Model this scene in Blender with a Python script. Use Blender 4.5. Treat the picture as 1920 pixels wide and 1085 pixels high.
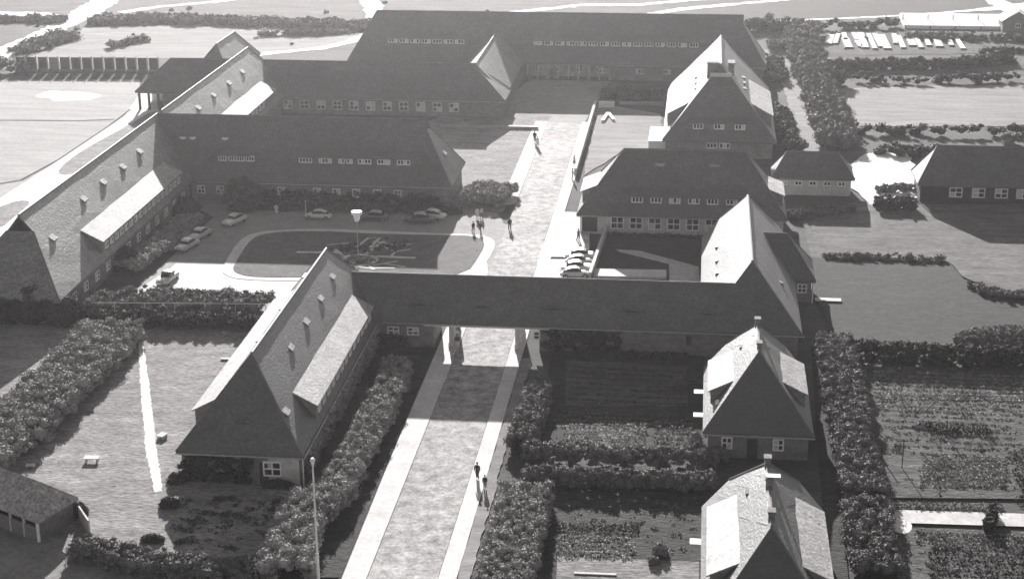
import bpy, bmesh, math, random
import numpy as np
from mathutils import Vector, Matrix, Euler
from mathutils.geometry import tessellate_polygon
R = math.radians
rng = np.random.default_rng(7); random.seed(7)
sc = bpy.context.scene
for o in list(bpy.data.objects): bpy.data.objects.remove(o)

# ------------------------------------------------------------ camera, sky, sun, exposure
cam = bpy.data.cameras.new('camera'); co = bpy.data.objects.new('camera', cam); sc.collection.objects.link(co); sc.camera = co
cam.sensor_fit = 'HORIZONTAL'; cam.sensor_width = 36; cam.lens = 3130/1920*36; cam.clip_end = 6000; cam.clip_start = 1
p_, y_, r_ = R(19.19), R(6.618), R(.391)
F_ = Vector((-math.sin(y_)*math.cos(p_), math.cos(y_)*math.cos(p_), -math.sin(p_)))
rt = Vector((math.cos(y_), math.sin(y_), 0)); dn = F_.cross(rt)
rt2 = math.cos(r_)*rt+math.sin(r_)*dn; dn2 = -math.sin(r_)*rt+math.cos(r_)*dn
co.matrix_world = Matrix.Translation((0, 0, 70)) @ Matrix((rt2, -dn2, -F_)).transposed().to_4x4()

SUN_EL = math.atan(.314); SUN_DIR = Vector((-.19, 1, .32)).normalized()     # towards the sun
w = bpy.data.worlds.new('World'); sc.world = w; w.use_nodes = True
nt = w.node_tree; bg = nt.nodes['Background']
sky = nt.nodes.new('ShaderNodeTexSky'); sky.sky_type = 'NISHITA'; sky.sun_disc = False
sky.sun_elevation = SUN_EL; sky.sun_rotation = math.atan2(SUN_DIR.x, SUN_DIR.y)
bw = nt.nodes.new('ShaderNodeRGBToBW')                       # the photograph is black and white
nt.links.new(sky.outputs[0], bw.inputs[0]); nt.links.new(bw.outputs[0], bg.inputs[0]); bg.inputs[1].default_value = .052
sl = bpy.data.lights.new('sun', 'SUN'); sl.energy = 5; sl.angle = R(.5); sl.color = (1, .975, .965)
so = bpy.data.objects.new('sun', sl); sc.collection.objects.link(so); so.rotation_euler = (-SUN_DIR).to_track_quat('-Z', 'Y').to_euler()
sc.view_settings.view_transform = 'Standard'; sc.view_settings.look = 'None'; sc.view_settings.gamma = 1
sc.view_settings.use_curve_mapping = False; sc.view_settings.exposure = 1.48
sc.render.engine = 'CYCLES'
HAZE = .00018

# ------------------------------------------------------------ helpers
C = sc.collection
def tag(o, label=None, cat=None, group=None, kind=None):
    for k, v in (('label', label), ('category', cat), ('group', group), ('kind', kind)):
        if v: o[k] = v
    return o
def empty(name, loc, label, cat, group=None, rz=0):
    o = bpy.data.objects.new(name, None); C.objects.link(o); o.location = loc; o.rotation_euler = (0, 0, rz); o.empty_display_size = .3
    return tag(o, label, cat, group)
def link(name, me, parent=None, loc=(0, 0, 0), rz=0, mat=None):
    o = bpy.data.objects.new(name, me); C.objects.link(o); o.location = loc; o.rotation_euler = (0, 0, rz)
    if mat and not me.materials: me.materials.append(mat)
    if parent: o.parent = parent
    return o
def wlink(name, me, parent, mat=None):          # mesh given in world coordinates, parent an empty at its base
    o = link(name, me, parent, mat=mat); o.matrix_parent_inverse = Matrix.Translation(-parent.location); return o
def mesh(name, vs, fs, recalc=True):
    me = bpy.data.meshes.new(name); me.from_pydata([tuple(v) for v in vs], [], fs)
    if recalc:
        bm = bmesh.new(); bm.from_mesh(me); bmesh.ops.recalc_face_normals(bm, faces=bm.faces); bm.to_mesh(me); bm.free()
    return me
class MB:
    def __init__(s): s.v = []; s.f = []
    def add(s, vs, fs):
        n = len(s.v); s.v += [tuple(v) for v in vs]; s.f += [tuple(i+n for i in f) for f in fs]; return s
    def box(s, x0, y0, z0, x1, y1, z1):
        return s.add([(x0,y0,z0),(x1,y0,z0),(x1,y1,z0),(x0,y1,z0),(x0,y0,z1),(x1,y0,z1),(x1,y1,z1),(x0,y1,z1)],
                     [(0,3,2,1),(4,5,6,7),(0,1,5,4),(1,2,6,5),(2,3,7,6),(3,0,4,7)])
    def tube(s, p0, p1, r0, r1=None, n=8):
        r1 = r0 if r1 is None else r1; p0 = Vector(p0); p1 = Vector(p1); d = (p1-p0).normalized(); a = d.orthogonal().normalized(); b = d.cross(a)
        vs = [p+(a*math.cos(2*math.pi*i/n)+b*math.sin(2*math.pi*i/n))*r for p, r in ((p0, r0), (p1, r1)) for i in range(n)]
        return s.add(vs, [(i, (i+1) % n, n+(i+1) % n, n+i) for i in range(n)]+[tuple(range(n))[::-1], tuple(range(n, 2*n))])
    def bar(s, a, b, w_, z0, z1):            # vertical slab between two ground points
        a = Vector(a[:2]); b = Vector(b[:2]); d = (b-a).normalized(); n = Vector((-d.y, d.x))*w_/2
        q = [a-n, b-n, b+n, a+n]
        return s.add([(*v, z0) for v in q]+[(*v, z1) for v in q], [(0,3,2,1),(4,5,6,7),(0,1,5,4),(1,2,6,5),(2,3,7,6),(3,0,4,7)])
    def loft(s, rings):
        n = len(rings[0]); k = len(s.v); s.v += [tuple(v) for r in rings for v in r]
        for j in range(len(rings)-1):
            for i in range(n): s.f.append((k+j*n+i, k+j*n+(i+1) % n, k+(j+1)*n+(i+1) % n, k+(j+1)*n+i))
        s.f.append(tuple(k+i for i in range(n))[::-1]); s.f.append(tuple(k+(len(rings)-1)*n+i for i in range(n))); return s
    def me(s, name): return mesh(name, s.v, s.f)
    def build(s, name, m, parent=None, loc=(0,0,0), rz=0): return link(name, s.me(name), parent, loc, rz, m)
    def wbuild(s, name, m, parent): return wlink(name, s.me(name), parent, m)

# ------------------------------------------------------------ materials (all greys: a black and white print)
def mat(name, v, var=.25, scale=1., rough=.9, spec=.3, bump=.0, bscale=None, stretch=(1,1,1), ior=1.5, fine=.15, tint=(1, .975, .97), v2=None, detail=6, metallic=0, big=.0):
    m = bpy.data.materials.new(name); m.use_nodes = True; n = m.node_tree; L = n.links; b = n.nodes['Principled BSDF']
    b.inputs['Roughness'].default_value = rough; b.inputs['Specular IOR Level'].default_value = spec; b.inputs['Metallic'].default_value = metallic; b.inputs['IOR'].default_value = ior
    g = n.nodes.new('ShaderNodeNewGeometry'); mp = n.nodes.new('ShaderNodeMapping'); mp.inputs['Scale'].default_value = stretch
    L.new(g.outputs['Position'], mp.inputs[0])
    def noise(sc_, det):
        t = n.nodes.new('ShaderNodeTexNoise'); t.inputs['Scale'].default_value = sc_; t.inputs['Detail'].default_value = det; t.inputs['Roughness'].default_value = .6
        L.new(mp.outputs[0], t.inputs[0]); return t.outputs['Fac']
    def rng_(src, lo, hi):
        r = n.nodes.new('ShaderNodeMapRange'); r.inputs['From Min'].default_value = .3; r.inputs['From Max'].default_value = .7
        r.inputs['To Min'].default_value = lo; r.inputs['To Max'].default_value = hi; L.new(src, r.inputs[0]); return r.outputs[0]
    def mul(a, c):
        q = n.nodes.new('ShaderNodeMath'); q.operation = 'MULTIPLY'; L.new(a, q.inputs[0]); L.new(c, q.inputs[1]); return q.outputs[0]
    f = mul(rng_(noise(scale, detail), 1-var, 1+var), rng_(noise(max(2.2, scale*4.5), 4), 1-fine, 1+fine))
    if big: f = mul(f, rng_(noise(scale*.12, 4), 1-big, 1+big))
    cc = n.nodes.new('ShaderNodeCombineColor')
    for i in range(3):
        q = n.nodes.new('ShaderNodeMath'); q.operation = 'MULTIPLY'; q.inputs[1].default_value = v*tint[i]; L.new(f, q.inputs[0]); L.new(q.outputs[0], cc.inputs[i])
    L.new(cc.outputs[0], b.inputs['Base Color'])
    if bump:
        bp = n.nodes.new('ShaderNodeBump'); bp.inputs['Strength'].default_value = 1; bp.inputs['Distance'].default_value = bump
        L.new(noise(bscale or scale*4, 5), bp.inputs['Height']); L.new(bp.outputs[0], b.inputs['Normal'])
    return m
M = dict(
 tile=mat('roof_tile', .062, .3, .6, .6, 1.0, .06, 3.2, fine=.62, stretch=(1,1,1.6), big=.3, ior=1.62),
 tile_low_glare=mat('roof_tile_low_glare', .035, .3, .6, .58, 1.0, .07, 2.8, fine=.4, stretch=(1,1,1.6), big=.2, ior=1.7),  # roof tile with base colour darkened to stand in for weaker glare over the cottages
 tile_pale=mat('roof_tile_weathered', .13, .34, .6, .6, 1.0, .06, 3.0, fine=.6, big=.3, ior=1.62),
 felt=mat('dormer_roof_felt', .33, .3, .8, .75, .4, .05, 3, fine=.5, big=.12),
 cap=mat('ridge_tile', .16, .2, 1, .7, .5),
 brick=mat('brick_wall', .2, .25, .9, .9, .2, .02, 6, stretch=(1,1,2), fine=.2),
 render=mat('pale_wall', .5, .18, .6, .9, .2, .01, 6),
 white=mat('white_paint', .8, .06, 2, .6, .4),
 glass=mat('window_glass', .02, .3, 1, .12, .6, tint=(1,1,1.03)),
 curtain=mat('curtained_glass', .5, .2, 2, .4, .6),
 dark=mat('dark_wood', .05, .3, 1.5, .8, .3),
 concrete=mat('concrete_slab', .58, .14, .4, .9, .2, .01, 5, fine=.14, big=.08),
 asphalt=mat('asphalt', .26, .2, .5, .92, .15, .006, 9, big=.12),
 lane=mat('lane_tarmac', .22, .2, .4, .95, .1, .02, 4, fine=.25),
 setts=mat('setts', .31, .5, .75, .9, .2, .05, 3, fine=.36, stretch=(1,1,1), big=.2),
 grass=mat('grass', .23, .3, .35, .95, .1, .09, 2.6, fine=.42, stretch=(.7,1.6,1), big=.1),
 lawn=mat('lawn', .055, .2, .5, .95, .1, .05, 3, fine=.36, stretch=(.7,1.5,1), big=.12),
 heath=mat('heath', .09, .34, .12, .95, .1, .12, 1.5, fine=.34, stretch=(.6,1.9,1), big=.18),
 meadow=mat('dry_meadow', .24, .24, .2, .95, .1, .05, 3, fine=.2, stretch=(.5,2.4,1), big=.12),
 sand=mat('sand', .66, .1, .3, .9, .2, .02, 3, fine=.08),
 yard=mat('rough_yard', .125, .34, .3, .95, .1, .1, 2.2, fine=.42, stretch=(.6,1.8,1), big=.25),
 mown=mat('mown_lawn', .12, .2, .5, .95, .1, .04, 3, fine=.3, big=.15),
 pale_field=mat('pale_field', .33, .16, .2, .95, .1, .04, 3, fine=.2, stretch=(.5,2.4,1), big=.12),
 soil=mat('soil', .05, .4, .8, .95, .1, .12, 2.6, fine=.45, stretch=(.6,1.6,1), big=.2),
 drysoil=mat('dry_soil', .09, .4, .6, .95, .1, .14, 2.4, fine=.45, stretch=(.6,1.8,1), big=.2),
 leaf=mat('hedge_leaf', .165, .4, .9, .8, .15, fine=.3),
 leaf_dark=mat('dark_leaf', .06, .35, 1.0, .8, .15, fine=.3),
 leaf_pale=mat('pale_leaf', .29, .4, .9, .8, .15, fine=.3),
 ivy=mat('ivy_leaf', .045, .4, 1.2, .8, .15, fine=.3),
 scrub=mat('scrub_leaf', .19, .35, .25, .85, .1, fine=.3),
 straw=mat('vegetable_leaf', .5, .35, .7, .8, .3, fine=.3),
 car_white=mat('car_paint_white', .62, .05, 1, .35, .6), car_grey=mat('car_paint_grey', .42, .05, 1, .35, .6),
 car_dark=mat('car_paint_dark', .1, .05, 1, .3, .6), rubber=mat('tyre_rubber', .025, .1, 2, .8),
 chrome=mat('chrome', .6, .05, 1, .25, .5, metallic=1), metal=mat('painted_metal', .35, .1, 1, .5, .5),
 skin=mat('skin', .4, .05, 3, .7), hair=mat('hair', .04, .2, 5, .7), cloth_dark=mat('dark_cloth', .045, .15, 5, .9), cloth_white=mat('light_cloth', .6, .1, 5, .9), cloth_grey=mat('grey_cloth', .2, .1, 5, .9),
)
# ------------------------------------------------------------ ground
LV = [0]
def smooth(pts, it=1):
    for _ in range(it):
        q = []
        for i in range(len(pts)):
            a, b = Vector(pts[i][:2]), Vector(pts[(i+1) % len(pts)][:2]); q += [a*.75+b*.25, a*.25+b*.75]
        pts = q
    return [tuple(p) for p in pts]
def ragged(pts, amp, step):
    q = []
    for i in range(len(pts)):
        a, b = Vector(pts[i][:2]), Vector(pts[(i+1) % len(pts)][:2]); n = max(1, int((b-a).length/step))
        for k in range(n): q.append(tuple(a.lerp(b, k/n)+Vector((rng.normal(), rng.normal()))*amp))
    return q
def sheet(name, pts, m, lift=None, sm=0, rag=0, step=1.5):
    LV[0] += .004; z = LV[0] if lift is None else lift
    if rag: pts = ragged(pts, rag, step)
    if sm: pts = smooth(pts, sm)
    tri = tessellate_polygon([[Vector((p[0], p[1], 0)) for p in pts]])
    me = mesh(name, [(p[0], p[1], z) for p in pts], [tuple(t) for t in tri], False)
    bm = bmesh.new(); bm.from_mesh(me)
    for f in bm.faces:
        f.normal_update()
        if f.normal.z < 0: f.normal_flip()
    bm.to_mesh(me); bm.free()
    return tag(link(name, me, mat=m), kind='structure')
def strip(name, pts, w_, m, rag=0, closed=False):      # a path of given width along a polyline
    P_ = [Vector(p[:2]) for p in pts]; Lf, Rt = [], []
    for i, p in enumerate(P_):
        a = P_[max(0, i-1)]; b = P_[min(len(P_)-1, i+1)]
        if closed: a = P_[i-1]; b = P_[(i+1) % len(P_)]
        d = (b-a).normalized(); n = Vector((-d.y, d.x)); ww = (w_[i] if isinstance(w_, (list, tuple)) else w_)/2
        Lf.append(p+n*ww); Rt.append(p-n*ww)
    if closed:
        LV[0] += .004; n = len(P_); z = LV[0]
        me = mesh(name, [(*p, z) for p in Lf+Rt], [(i, n+i, n+(i+1) % n, (i+1) % n) for i in range(n)], False)
        bm = bmesh.new(); bm.from_mesh(me)
        for f in bm.faces:
            f.normal_update()
            if f.normal.z < 0: f.normal_flip()
        bm.to_mesh(me); bm.free()
        return tag(link(name, me, mat=m), kind='structure')
    return sheet(name, [tuple(v) for v in Lf]+[tuple(v) for v in Rt[::-1]], m, rag=rag)
def raised(name, pts, m, z0, z1, kind='structure'):
    n = len(pts); tri = tessellate_polygon([[Vector((p[0], p[1], 0)) for p in pts]])
    fs = [tuple(t) for t in tri]+[(i, (i+1) % n, n+(i+1) % n, n+i) for i in range(n)]
    fs = [f if len(f) == 4 else f for f in fs]
    return tag(link(name, mesh(name, [(p[0], p[1], z1) for p in pts]+[(p[0], p[1], z0) for p in pts], fs), mat=m), kind=kind)

g = sheet('ground', [(-1600, -200), (1600, -200), (1600, 3200), (-1600, 3200)], M['heath'], 0)
# open country at the top of the picture
sheet('field', [(-10.4,415.2), (12.6,394.6), (48.2,406.0), (76.8,414.1), (420, 800), (20, 800)], M['lawn'], sm=0)
sheet('field', [(-400, 150), (-150, 175), (-104.1,230.6), (-103.6,253.3), (-102.4,290.6), (-112.1,319.8), (-140.3,317.4), (-400, 300)], M['pale_field'])
sheet('field', [(-144.6,327.6), (-140.7,360.4), (-142.5,375.6), (-115.0,382.6), (-84.0,381.6), (-76.4,368.7), (-78.8,357.2), (-95.1,346.3), (-100.2,343.5), (-132.3,340.9)], M['meadow'], rag=.8, step=5)
sheet('sand_patch', [(-128.2,303.7), (-126.1,308.2), (-119.2,308.3), (-114.4,304.4), (-115.8,300.6), (-122.6,300.5)], M['sand'], rag=.5, step=2, sm=1)
strip('path', [(-152.4,329.7), (-151.4,344.1), (-150.4,362.9), (-150.1,382.1), (-151.3,399.9), (-152.5,421.0), (-155.6,449.9)], [8, 7, 6, 6, 8, 7, 7], M['sand'], rag=.3)
strip('path', [(-180.1,393.1), (-171.2,391.5), (-161.7,391.5), (-149.8,385.0)], 7, M['sand'], rag=.4)
strip('path', [(-142.4,396.0), (-135.2,405.1), (-123.8,413.1), (-110.8,427.6)], [3, 3, 3, 5], M['sand'], rag=.3)
strip('path', [(-99.6,341.3), (-93.3,348.2), (-83.1,355.0), (-77.7,363.5), (-75.6,374.1), (-77.8,392.7), (-82.5,411.4), (-89.8,436.1)], [2, 2.5, 3, 3, 3.4, 4, 5, 6], M['sand'], rag=.25)
strip('path', [(-52.4,399.8), (-41.5,406.7), (-30.3,415.3), (-15.8,417.2), (-2.7,425.4), (13.6,433.3)], [2, 3, 3, 3, 3, 4], M['sand'], rag=.3)
strip('path', [(-17.6,398.1), (-5.1,411.7), (17.4,425.3), (38.3,440.2)], [2, 3.5, 3, 3], M['sand'], rag=.3)
strip('path', [(10.1,393.0), (26.5,399.3), (47.0,405.9), (61.6,413.0), (74.1,420.0), (88.5,429.0)], [1.4, 1.6, 2, 2, 5, 9], M['sand'], rag=.2)
strip('path', [(71.4,435.9), (74.1,420.0), (77.1,408.2)], [4, 6, 7], M['sand'], rag=.3)
sheet('field', [(25.1,322.3), (39.7,326.0), (62.4,329.3), (75.8,330.5), (71.5,296.6), (56.6,295.3), (43.7,294.2), (26.1,292.6), (25.6,307.7)], M['meadow'], rag=.4, step=4)
sheet('allotment_ground', [(24.3,381.9), (69.9,386.8), (67.9,361.8), (25.1,354.9)], M['drysoil'], rag=.3, step=4)
# western field track and its grass islands
sheet('track', [(-104.2,307.6), (-107.9,307.3), (-104.5,288.8), (-105.0,252.2), (-105.6,234.3), (-150, 205), (-150, 180), (-97.1,213.9), (-97.1,225.7), (-97.6,287.7)], M['sand'])
sheet('verge', smooth([(-100.7,294.7), (-101.7,280.7), (-103.5,262.7), (-103.0,251.4), (-101.2,247.6), (-98.5,249.2), (-97.5,264.3), (-97.7,280.3), (-97.6,287.7)], 1), M['grass'])
sheet('verge', smooth([(-103.7,229.8), (-102.3,233.4), (-99.9,233.0), (-99.5,225.5), (-99.1,218.8), (-110, 190), (-112, 200)], 1), M['grass'])
strip('track_edge', [(-126.2,283.5), (-120.3,284.0), (-111.4,284.4), (-105.6,286.1)], .35, M['soil'])
strip('track_edge', [(-112.3,241.9), (-108.9,242.2), (-106.4,244.6), (-105.1,257.3), (-104.8,279.7), (-105.2,293.9)], .4, M['soil'])
# courtyard and avenue
sheet('courtyard_paving', [(-71.5,237.4), (-29.5,234.7), (-27.6,228.1), (-22.1,223.4), (-23.4,196.2), (-52.9,185.6), (-71.0,194.7), (-70.2,227.3), (-76.5,234.6), (-76.2,242.0)], M['asphalt'])
sheet('concrete_apron', [(-69.3,203.5), (-69.2,206.0), (-60.4,205.9), (-51.9,203.6), (-49.5,193.7), (-71.3,192.4)], M['concrete'])
sheet('avenue', [(-27, 90), (-21, 90), (-21, 300), (-27, 300)], M['setts'])
sheet('forecourt', [(-38, 300), (-37, 306), (-34, 326), (-18, 326), (-20.5, 290), (-27.2, 290)], M['asphalt'])
sheet('lawn', [(-41.2,308.8), (-26.8,295.5), (-26.8,290.9), (-27.6,277.9), (-28.6,259.0), (-28.5,232.8), (-48.4,237.2), (-55.2,272.4)], M['grass'], rag=.15, step=2)
sheet('lawn', [(-19.2,306.1), (-7.1,298.4), (-6.2,269.6), (-13.2,268.9), (-18.0,255.1)], M['meadow'], rag=.15, step=2)
for x0, x1, y0, y1, nm in ((-29.4, -27, 90, 178, 1), (-29.4, -27, 178, 212, 1), (-29.6, -27.1, 236, 291, 1), (-21, -19.4, 90, 291, 1), (-21, -19, 206, 236, 1)):
    pass
def kerbed(pts): return raised('pavement', pts, M['concrete'], -.1, .12)
kerbed([(-29.4, 90), (-27.05, 90), (-27.05, 206), (-28.2, 213), (-29.4, 213), (-29.4, 206)])
kerbed([(-29.3, 237), (-27.05, 238.5), (-27.05, 291), (-29.3, 291)])
kerbed([(-20.95, 90), (-19.4, 90), (-19.4, 230), (-19.1, 291), (-20.95, 291)])
raised('gutter_strip', [(-21.7, 90), (-21.35, 90), (-21.35, 291), (-21.7, 291)], M['asphalt'], -.1, .03)
raised('gutter_strip', [(-26.95, 90), (-26.75, 90), (-26.75, 206), (-26.95, 206)], M['asphalt'], -.1, .028)
sheet('verge', [(-19.35, 90), (-18.3, 90), (-18.2, 176), (-19.35, 176)], M['meadow'], rag=.08, step=1)
sheet('plaza', [(-19.9,234.7), (-16.1,234.5), (-14.5,224.1), (-14.3,213.7), (-21.2,213.1), (-20.6,228.7)], M['concrete'])
sheet('forecourt', [(-21.1,212.1), (-13.8,212.8), (-13.1,201.3), (-20.5,200.6)], M['render'])
sheet('plaza', [(-16.1,234.5), (-13.9,234.7), (-12.5,203.4), (-16.6,203.0), (-16.8,212.5), (-14.4,212.8)], M['sand'])
for k in range(5):   # pale slabs of the crossing at the bottom edge
    x = -26.5+k*1.08
    raised('crossing_slab', [(x, 119.5), (x+.75, 119.5), (x+.78, 125.3), (x+.03, 125.3)], M['concrete'], -.1, .035)
# oval lawn with its kerb
OV = smooth([(-63.6,218.3), (-60.8,221.6), (-53.4,223.1), (-45.6,222.8), (-34.1,222.3), (-29.9,222.4), (-27.7,219.9), (-27.4,214.3), (-28.6,201.9), (-48.3,200.5), (-58.4,199.7), (-61.9,202.0), (-62.7,206.4)], 2)
raised('pavement', OV, M['concrete'], -.1, .135)
c_ = Vector((sum(p[0] for p in OV)/len(OV), sum(p[1] for p in OV)/len(OV)))
OI = [tuple(Vector(p)+(c_-Vector(p)).normalized()*1.5) for p in OV]
raised('oval_lawn', OI, M['mown'], .05, .175)
# front lawns, gardens
sheet('lawn', [(-73.6,183.6), (-51.6,185.7), (-43.7,169.2), (-35.7,135.7), (-36.9,123.0), (-52.6,124.8), (-58.7,129.2), (-69.1,139.2)], M['grass'])
sheet('white_gravel_line', ragged([(-64.7,176.8), (-64.2,176.9), (-58.8,163.0), (-53.3,148.2), (-49.6,138.6), (-50.2,138.2), (-53.9,146.8), (-59.8,162.9)], .05, .3), M['sand'])
sheet('lane', [(-66.6,131.0), (-58.7,129.2), (-53.1,126.2), (-42.6,120.2), (-45, 60), (-90, 60)], M['lane'])
sheet('lawn', [(-83.3,180.8), (-73.6,183.6), (-66.0,177.0), (-68.8,160.5), (-80, 150), (-90, 175)], M['grass'])
sheet('garden_bed', [(-16.4,181.8), (1.2,183.5), (1.9,151.2), (-14.9,150.7)], M['soil'])
sheet('garden_bed', [(-14.2,175.9), (-0.5,175.0), (-0.3,164.0), (-13.4,162.5)], M['drysoil'], rag=.12, step=1)
sheet('garden_bed', [(-13.2,143.1), (1.4,143.9), (1.5,125.6), (-11.9,124.2)], M['soil'])
sheet('lawn', [(-11.2,129.5), (1.1,129.7), (1.1,122.9), (-10.7,121.7)], M['grass'])
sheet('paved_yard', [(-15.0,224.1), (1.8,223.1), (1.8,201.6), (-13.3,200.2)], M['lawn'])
sheet('garden_path', [(-10.9,217.3), (-7.6,216.9), (0.4,210.8), (0.6,204.7), (-3.3,204.3), (-3.5,211.5), (-10.4,216.2)], M['render'])
raised('low_terrace', [(-13.1,204.7), (-3.7,205.1), (-3.8,208.1), (-13.1,207.7)], M['concrete'], 0, .5)
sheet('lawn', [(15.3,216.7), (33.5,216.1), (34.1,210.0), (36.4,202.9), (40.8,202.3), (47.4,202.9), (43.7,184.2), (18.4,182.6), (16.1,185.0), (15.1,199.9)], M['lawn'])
sheet('yard', [(15.0,238.7), (26.2,244.0), (34.0,243.3), (55.8,245.3), (47.2,201.9), (37.9,204.5), (34.4,210.0), (33.5,215.9), (15.3,216.2)], M['yard'], rag=.1, step=1.5)
sheet('sandy_yard', smooth([(23.0,252.5), (25.0,268.9), (29.0,274.5), (33.1,272.4), (34.7,269.7), (34.1,255.1), (32.8,246.9), (30.5,240.2), (26.0,241.1), (24.2,248.2)], 1), M['sand'], rag=.2, step=1.5)
strip('field_track', [(15.2,360.5), (17.3,343.6), (18.5,316.1), (18.9,290.4), (19.1,273.6)], [4, 5, 5, 4.5, 4], M['meadow'], rag=.15)
sheet('garden_bed', [(17.9,176.8), (36.8,178.6), (47.4,179.7), (39.9,145.6), (18.3,143.9)], M['drysoil'])
sheet('garden_bed', [(18.2,138.0), (38.3,138.5), (34.3,120.4), (17.7,120.3)], M['drysoil'])
sheet('garden_path', [(17.8,141.4), (30.5,141.8), (39.1,142.0), (38.5,139.2), (30.1,139.2), (17.8,138.8)], M['render'])
sheet('sand_patch', smooth([(17.7,140.3), (19.8,139.7), (20.1,137.1), (19.0,136.5), (17.9,137.8)], 1), M['sand'], rag=.12, step=.6)
sheet('driveway', [(13.5,183.0), (15.1,183.1), (13.7,128.2), (12.9, 90), (11.6, 90), (12.5,149.8)], M['soil'])
sheet('shrub_bed', [(-37.6,178.0), (-29.7,178.0), (-29.2,123.8), (-37.8,122.9), (-34.3,135.9), (-33.6,158.2)], M['soil'])

# ------------------------------------------------------------ foliage
def leafmesh(name, cen, rad, dens, leaf, squash=.85, core=True):
    cen = np.asarray(cen, float); rad = np.asarray(rad, float)
    n = np.maximum(8, (dens*4*np.pi*rad**2*.75)).astype(int); idx = np.repeat(np.arange(len(cen)), n); N = len(idx)
    d = rng.normal(size=(N, 3)); d /= np.linalg.norm(d, axis=1)[:, None]; d[:, 2] = np.where(d[:, 2] < -.35, -d[:, 2], d[:, 2])
    pos = cen[idx]+d*rad[idx][:, None]*(1+.15*rng.normal(size=(N, 1)))*np.array([1, 1, squash]); pos[:, 2] = np.maximum(pos[:, 2], .03)
    nn = d+.5*rng.normal(size=(N, 3)); nn /= np.linalg.norm(nn, axis=1)[:, None]
    t = np.cross(nn, rng.normal(size=(N, 3))); t /= np.linalg.norm(t, axis=1)[:, None]; b = np.cross(nn, t)
    s = (leaf*(.6+.8*rng.random(N)))[:, None]
    V = np.stack([pos-t*s*.5, pos+b*s*.32, pos+t*s*.5, pos-b*s*.32], 1).reshape(-1, 3); F = np.arange(4*N).reshape(-1, 4)
    nv = len(V); tris = np.zeros((0, 3), int)
    if core:
        ico = bmesh.new(); bmesh.ops.create_icosphere(ico, subdivisions=1, radius=1); iv = np.array([v.co for v in ico.verts]); it = np.array([[v.index for v in f.verts] for f in ico.faces]); ico.free()
        CV = (cen[:, None, :]+iv[None]*rad[:, None, None]*.84*np.array([1, 1, squash])).reshape(-1, 3); CV[:, 2] = np.maximum(CV[:, 2], -.2)
        tris = (it[None]+(np.arange(len(cen))*len(iv))[:, None, None]).reshape(-1, 3)+nv; V = np.concatenate([V, CV])
    me = bpy.data.meshes.new(name); me.vertices.add(len(V)); me.vertices.foreach_set('co', V.ravel().astype(np.float32))
    li = np.concatenate([F.ravel(), tris.ravel()]).astype(np.int32); me.loops.add(len(li)); me.loops.foreach_set('vertex_index', li)
    ls = np.concatenate([np.arange(len(F))*4, 4*len(F)+np.arange(len(tris))*3]).astype(np.int32); me.polygons.add(len(ls)); me.polygons.foreach_set('loop_start', ls)
    me.update(calc_edges=True); return me
def along(path, step):
    P_ = [Vector(p[:2]) for p in path]; out = []
    for a, b in zip(P_, P_[1:]):
        L = (b-a).length; n = max(1, int(L/step)); d = (b-a)/L
        for k in range(n): out.append((a+d*(k+rng.random()*.5)*L/n, Vector((-d.y, d.x))))
    return out
def hedge(path, w_, h, label, m='leaf', r=.6, dens=22, leaf=.22, name='hedge', cat='hedge', group=None, kind=None, jit=.38):
    if dens > 10: r *= .75; dens *= 1.9; leaf *= .78
    cen, rad = [], []
    rows = max(1, int(round((w_-r)/(r*1.1)))); lv = max(1, int(round((h-r*.6)/(r*1.25))))
    for p, n in along(path, r*1.05):
        for q in range(rows):
            off = (q-(rows-1)/2)*((w_-1.4*r)/max(1, rows-1)) if rows > 1 else 0
            for l in range(lv):
                if 0 < q < rows-1 and l < lv-1: continue
                rr = r*(.55+.85*rng.random()**1.5); z = h-rr*.8-(lv-1-l)*r*1.25+rng.normal()*jit*r
                pp = p+n*(off+rng.normal()*jit*r); cen.append((pp.x, pp.y, max(z, .15))); rad.append(rr)
    o = link(name, leafmesh(name, cen, rad, dens, leaf), mat=M[m]); return tag(o, label, cat, group, kind)
def blob(center, rx, ry, h, label, m='leaf', r=.6, dens=22, leaf=.24, name='shrub', cat='shrub', group=None):
    if dens > 10: r *= .75; dens *= 1.9; leaf *= .78
    cen, rad = [], []; n = int(max(5, 5.5*rx*ry/(r*r)))
    for _ in range(n):
        a = rng.random()*6.283; q = math.sqrt(rng.random()); rr = r*(.7+.6*rng.random())
        x, y = q*math.cos(a), q*math.sin(a); z = (h-rr)*math.sqrt(max(.05, 1-q*q))*(.65+.35*rng.random())
        cen.append((center[0]+x*(rx-rr*.6), center[1]+y*(ry-rr*.6), max(.2, z))); rad.append(rr)
    o = link(name, leafmesh(name, cen, rad, dens, leaf), mat=M[m]); return tag(o, label, cat, group)
def tree(base, h, rx, label, m='leaf', group=None):
    e = empty('tree', (base[0], base[1], 0), label, 'tree', group)
    t = MB(); t.tube((base[0], base[1], -.1), (base[0], base[1], h*.6), .16, .08)
    for k in range(4):
        a = k*1.7+rng.random(); t.tube((base[0], base[1], h*(.3+.08*k)), (base[0]+math.cos(a)*rx*.6, base[1]+math.sin(a)*rx*.6, h*(.55+.08*k)), .06, .03, 5)
    t.wbuild('trunk', M['dark'], e)
    cen = [(base[0]+rng.normal()*rx*.42, base[1]+rng.normal()*rx*.42, h*(.45+.5*rng.random())) for _ in range(int(14+rx*5))]
    rad = [.35*rx*(.5+.6*rng.random()) for _ in cen]
    o = wlink('crown', leafmesh('crown', cen, rad, 30, .22), e, M[m]); return e

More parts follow.
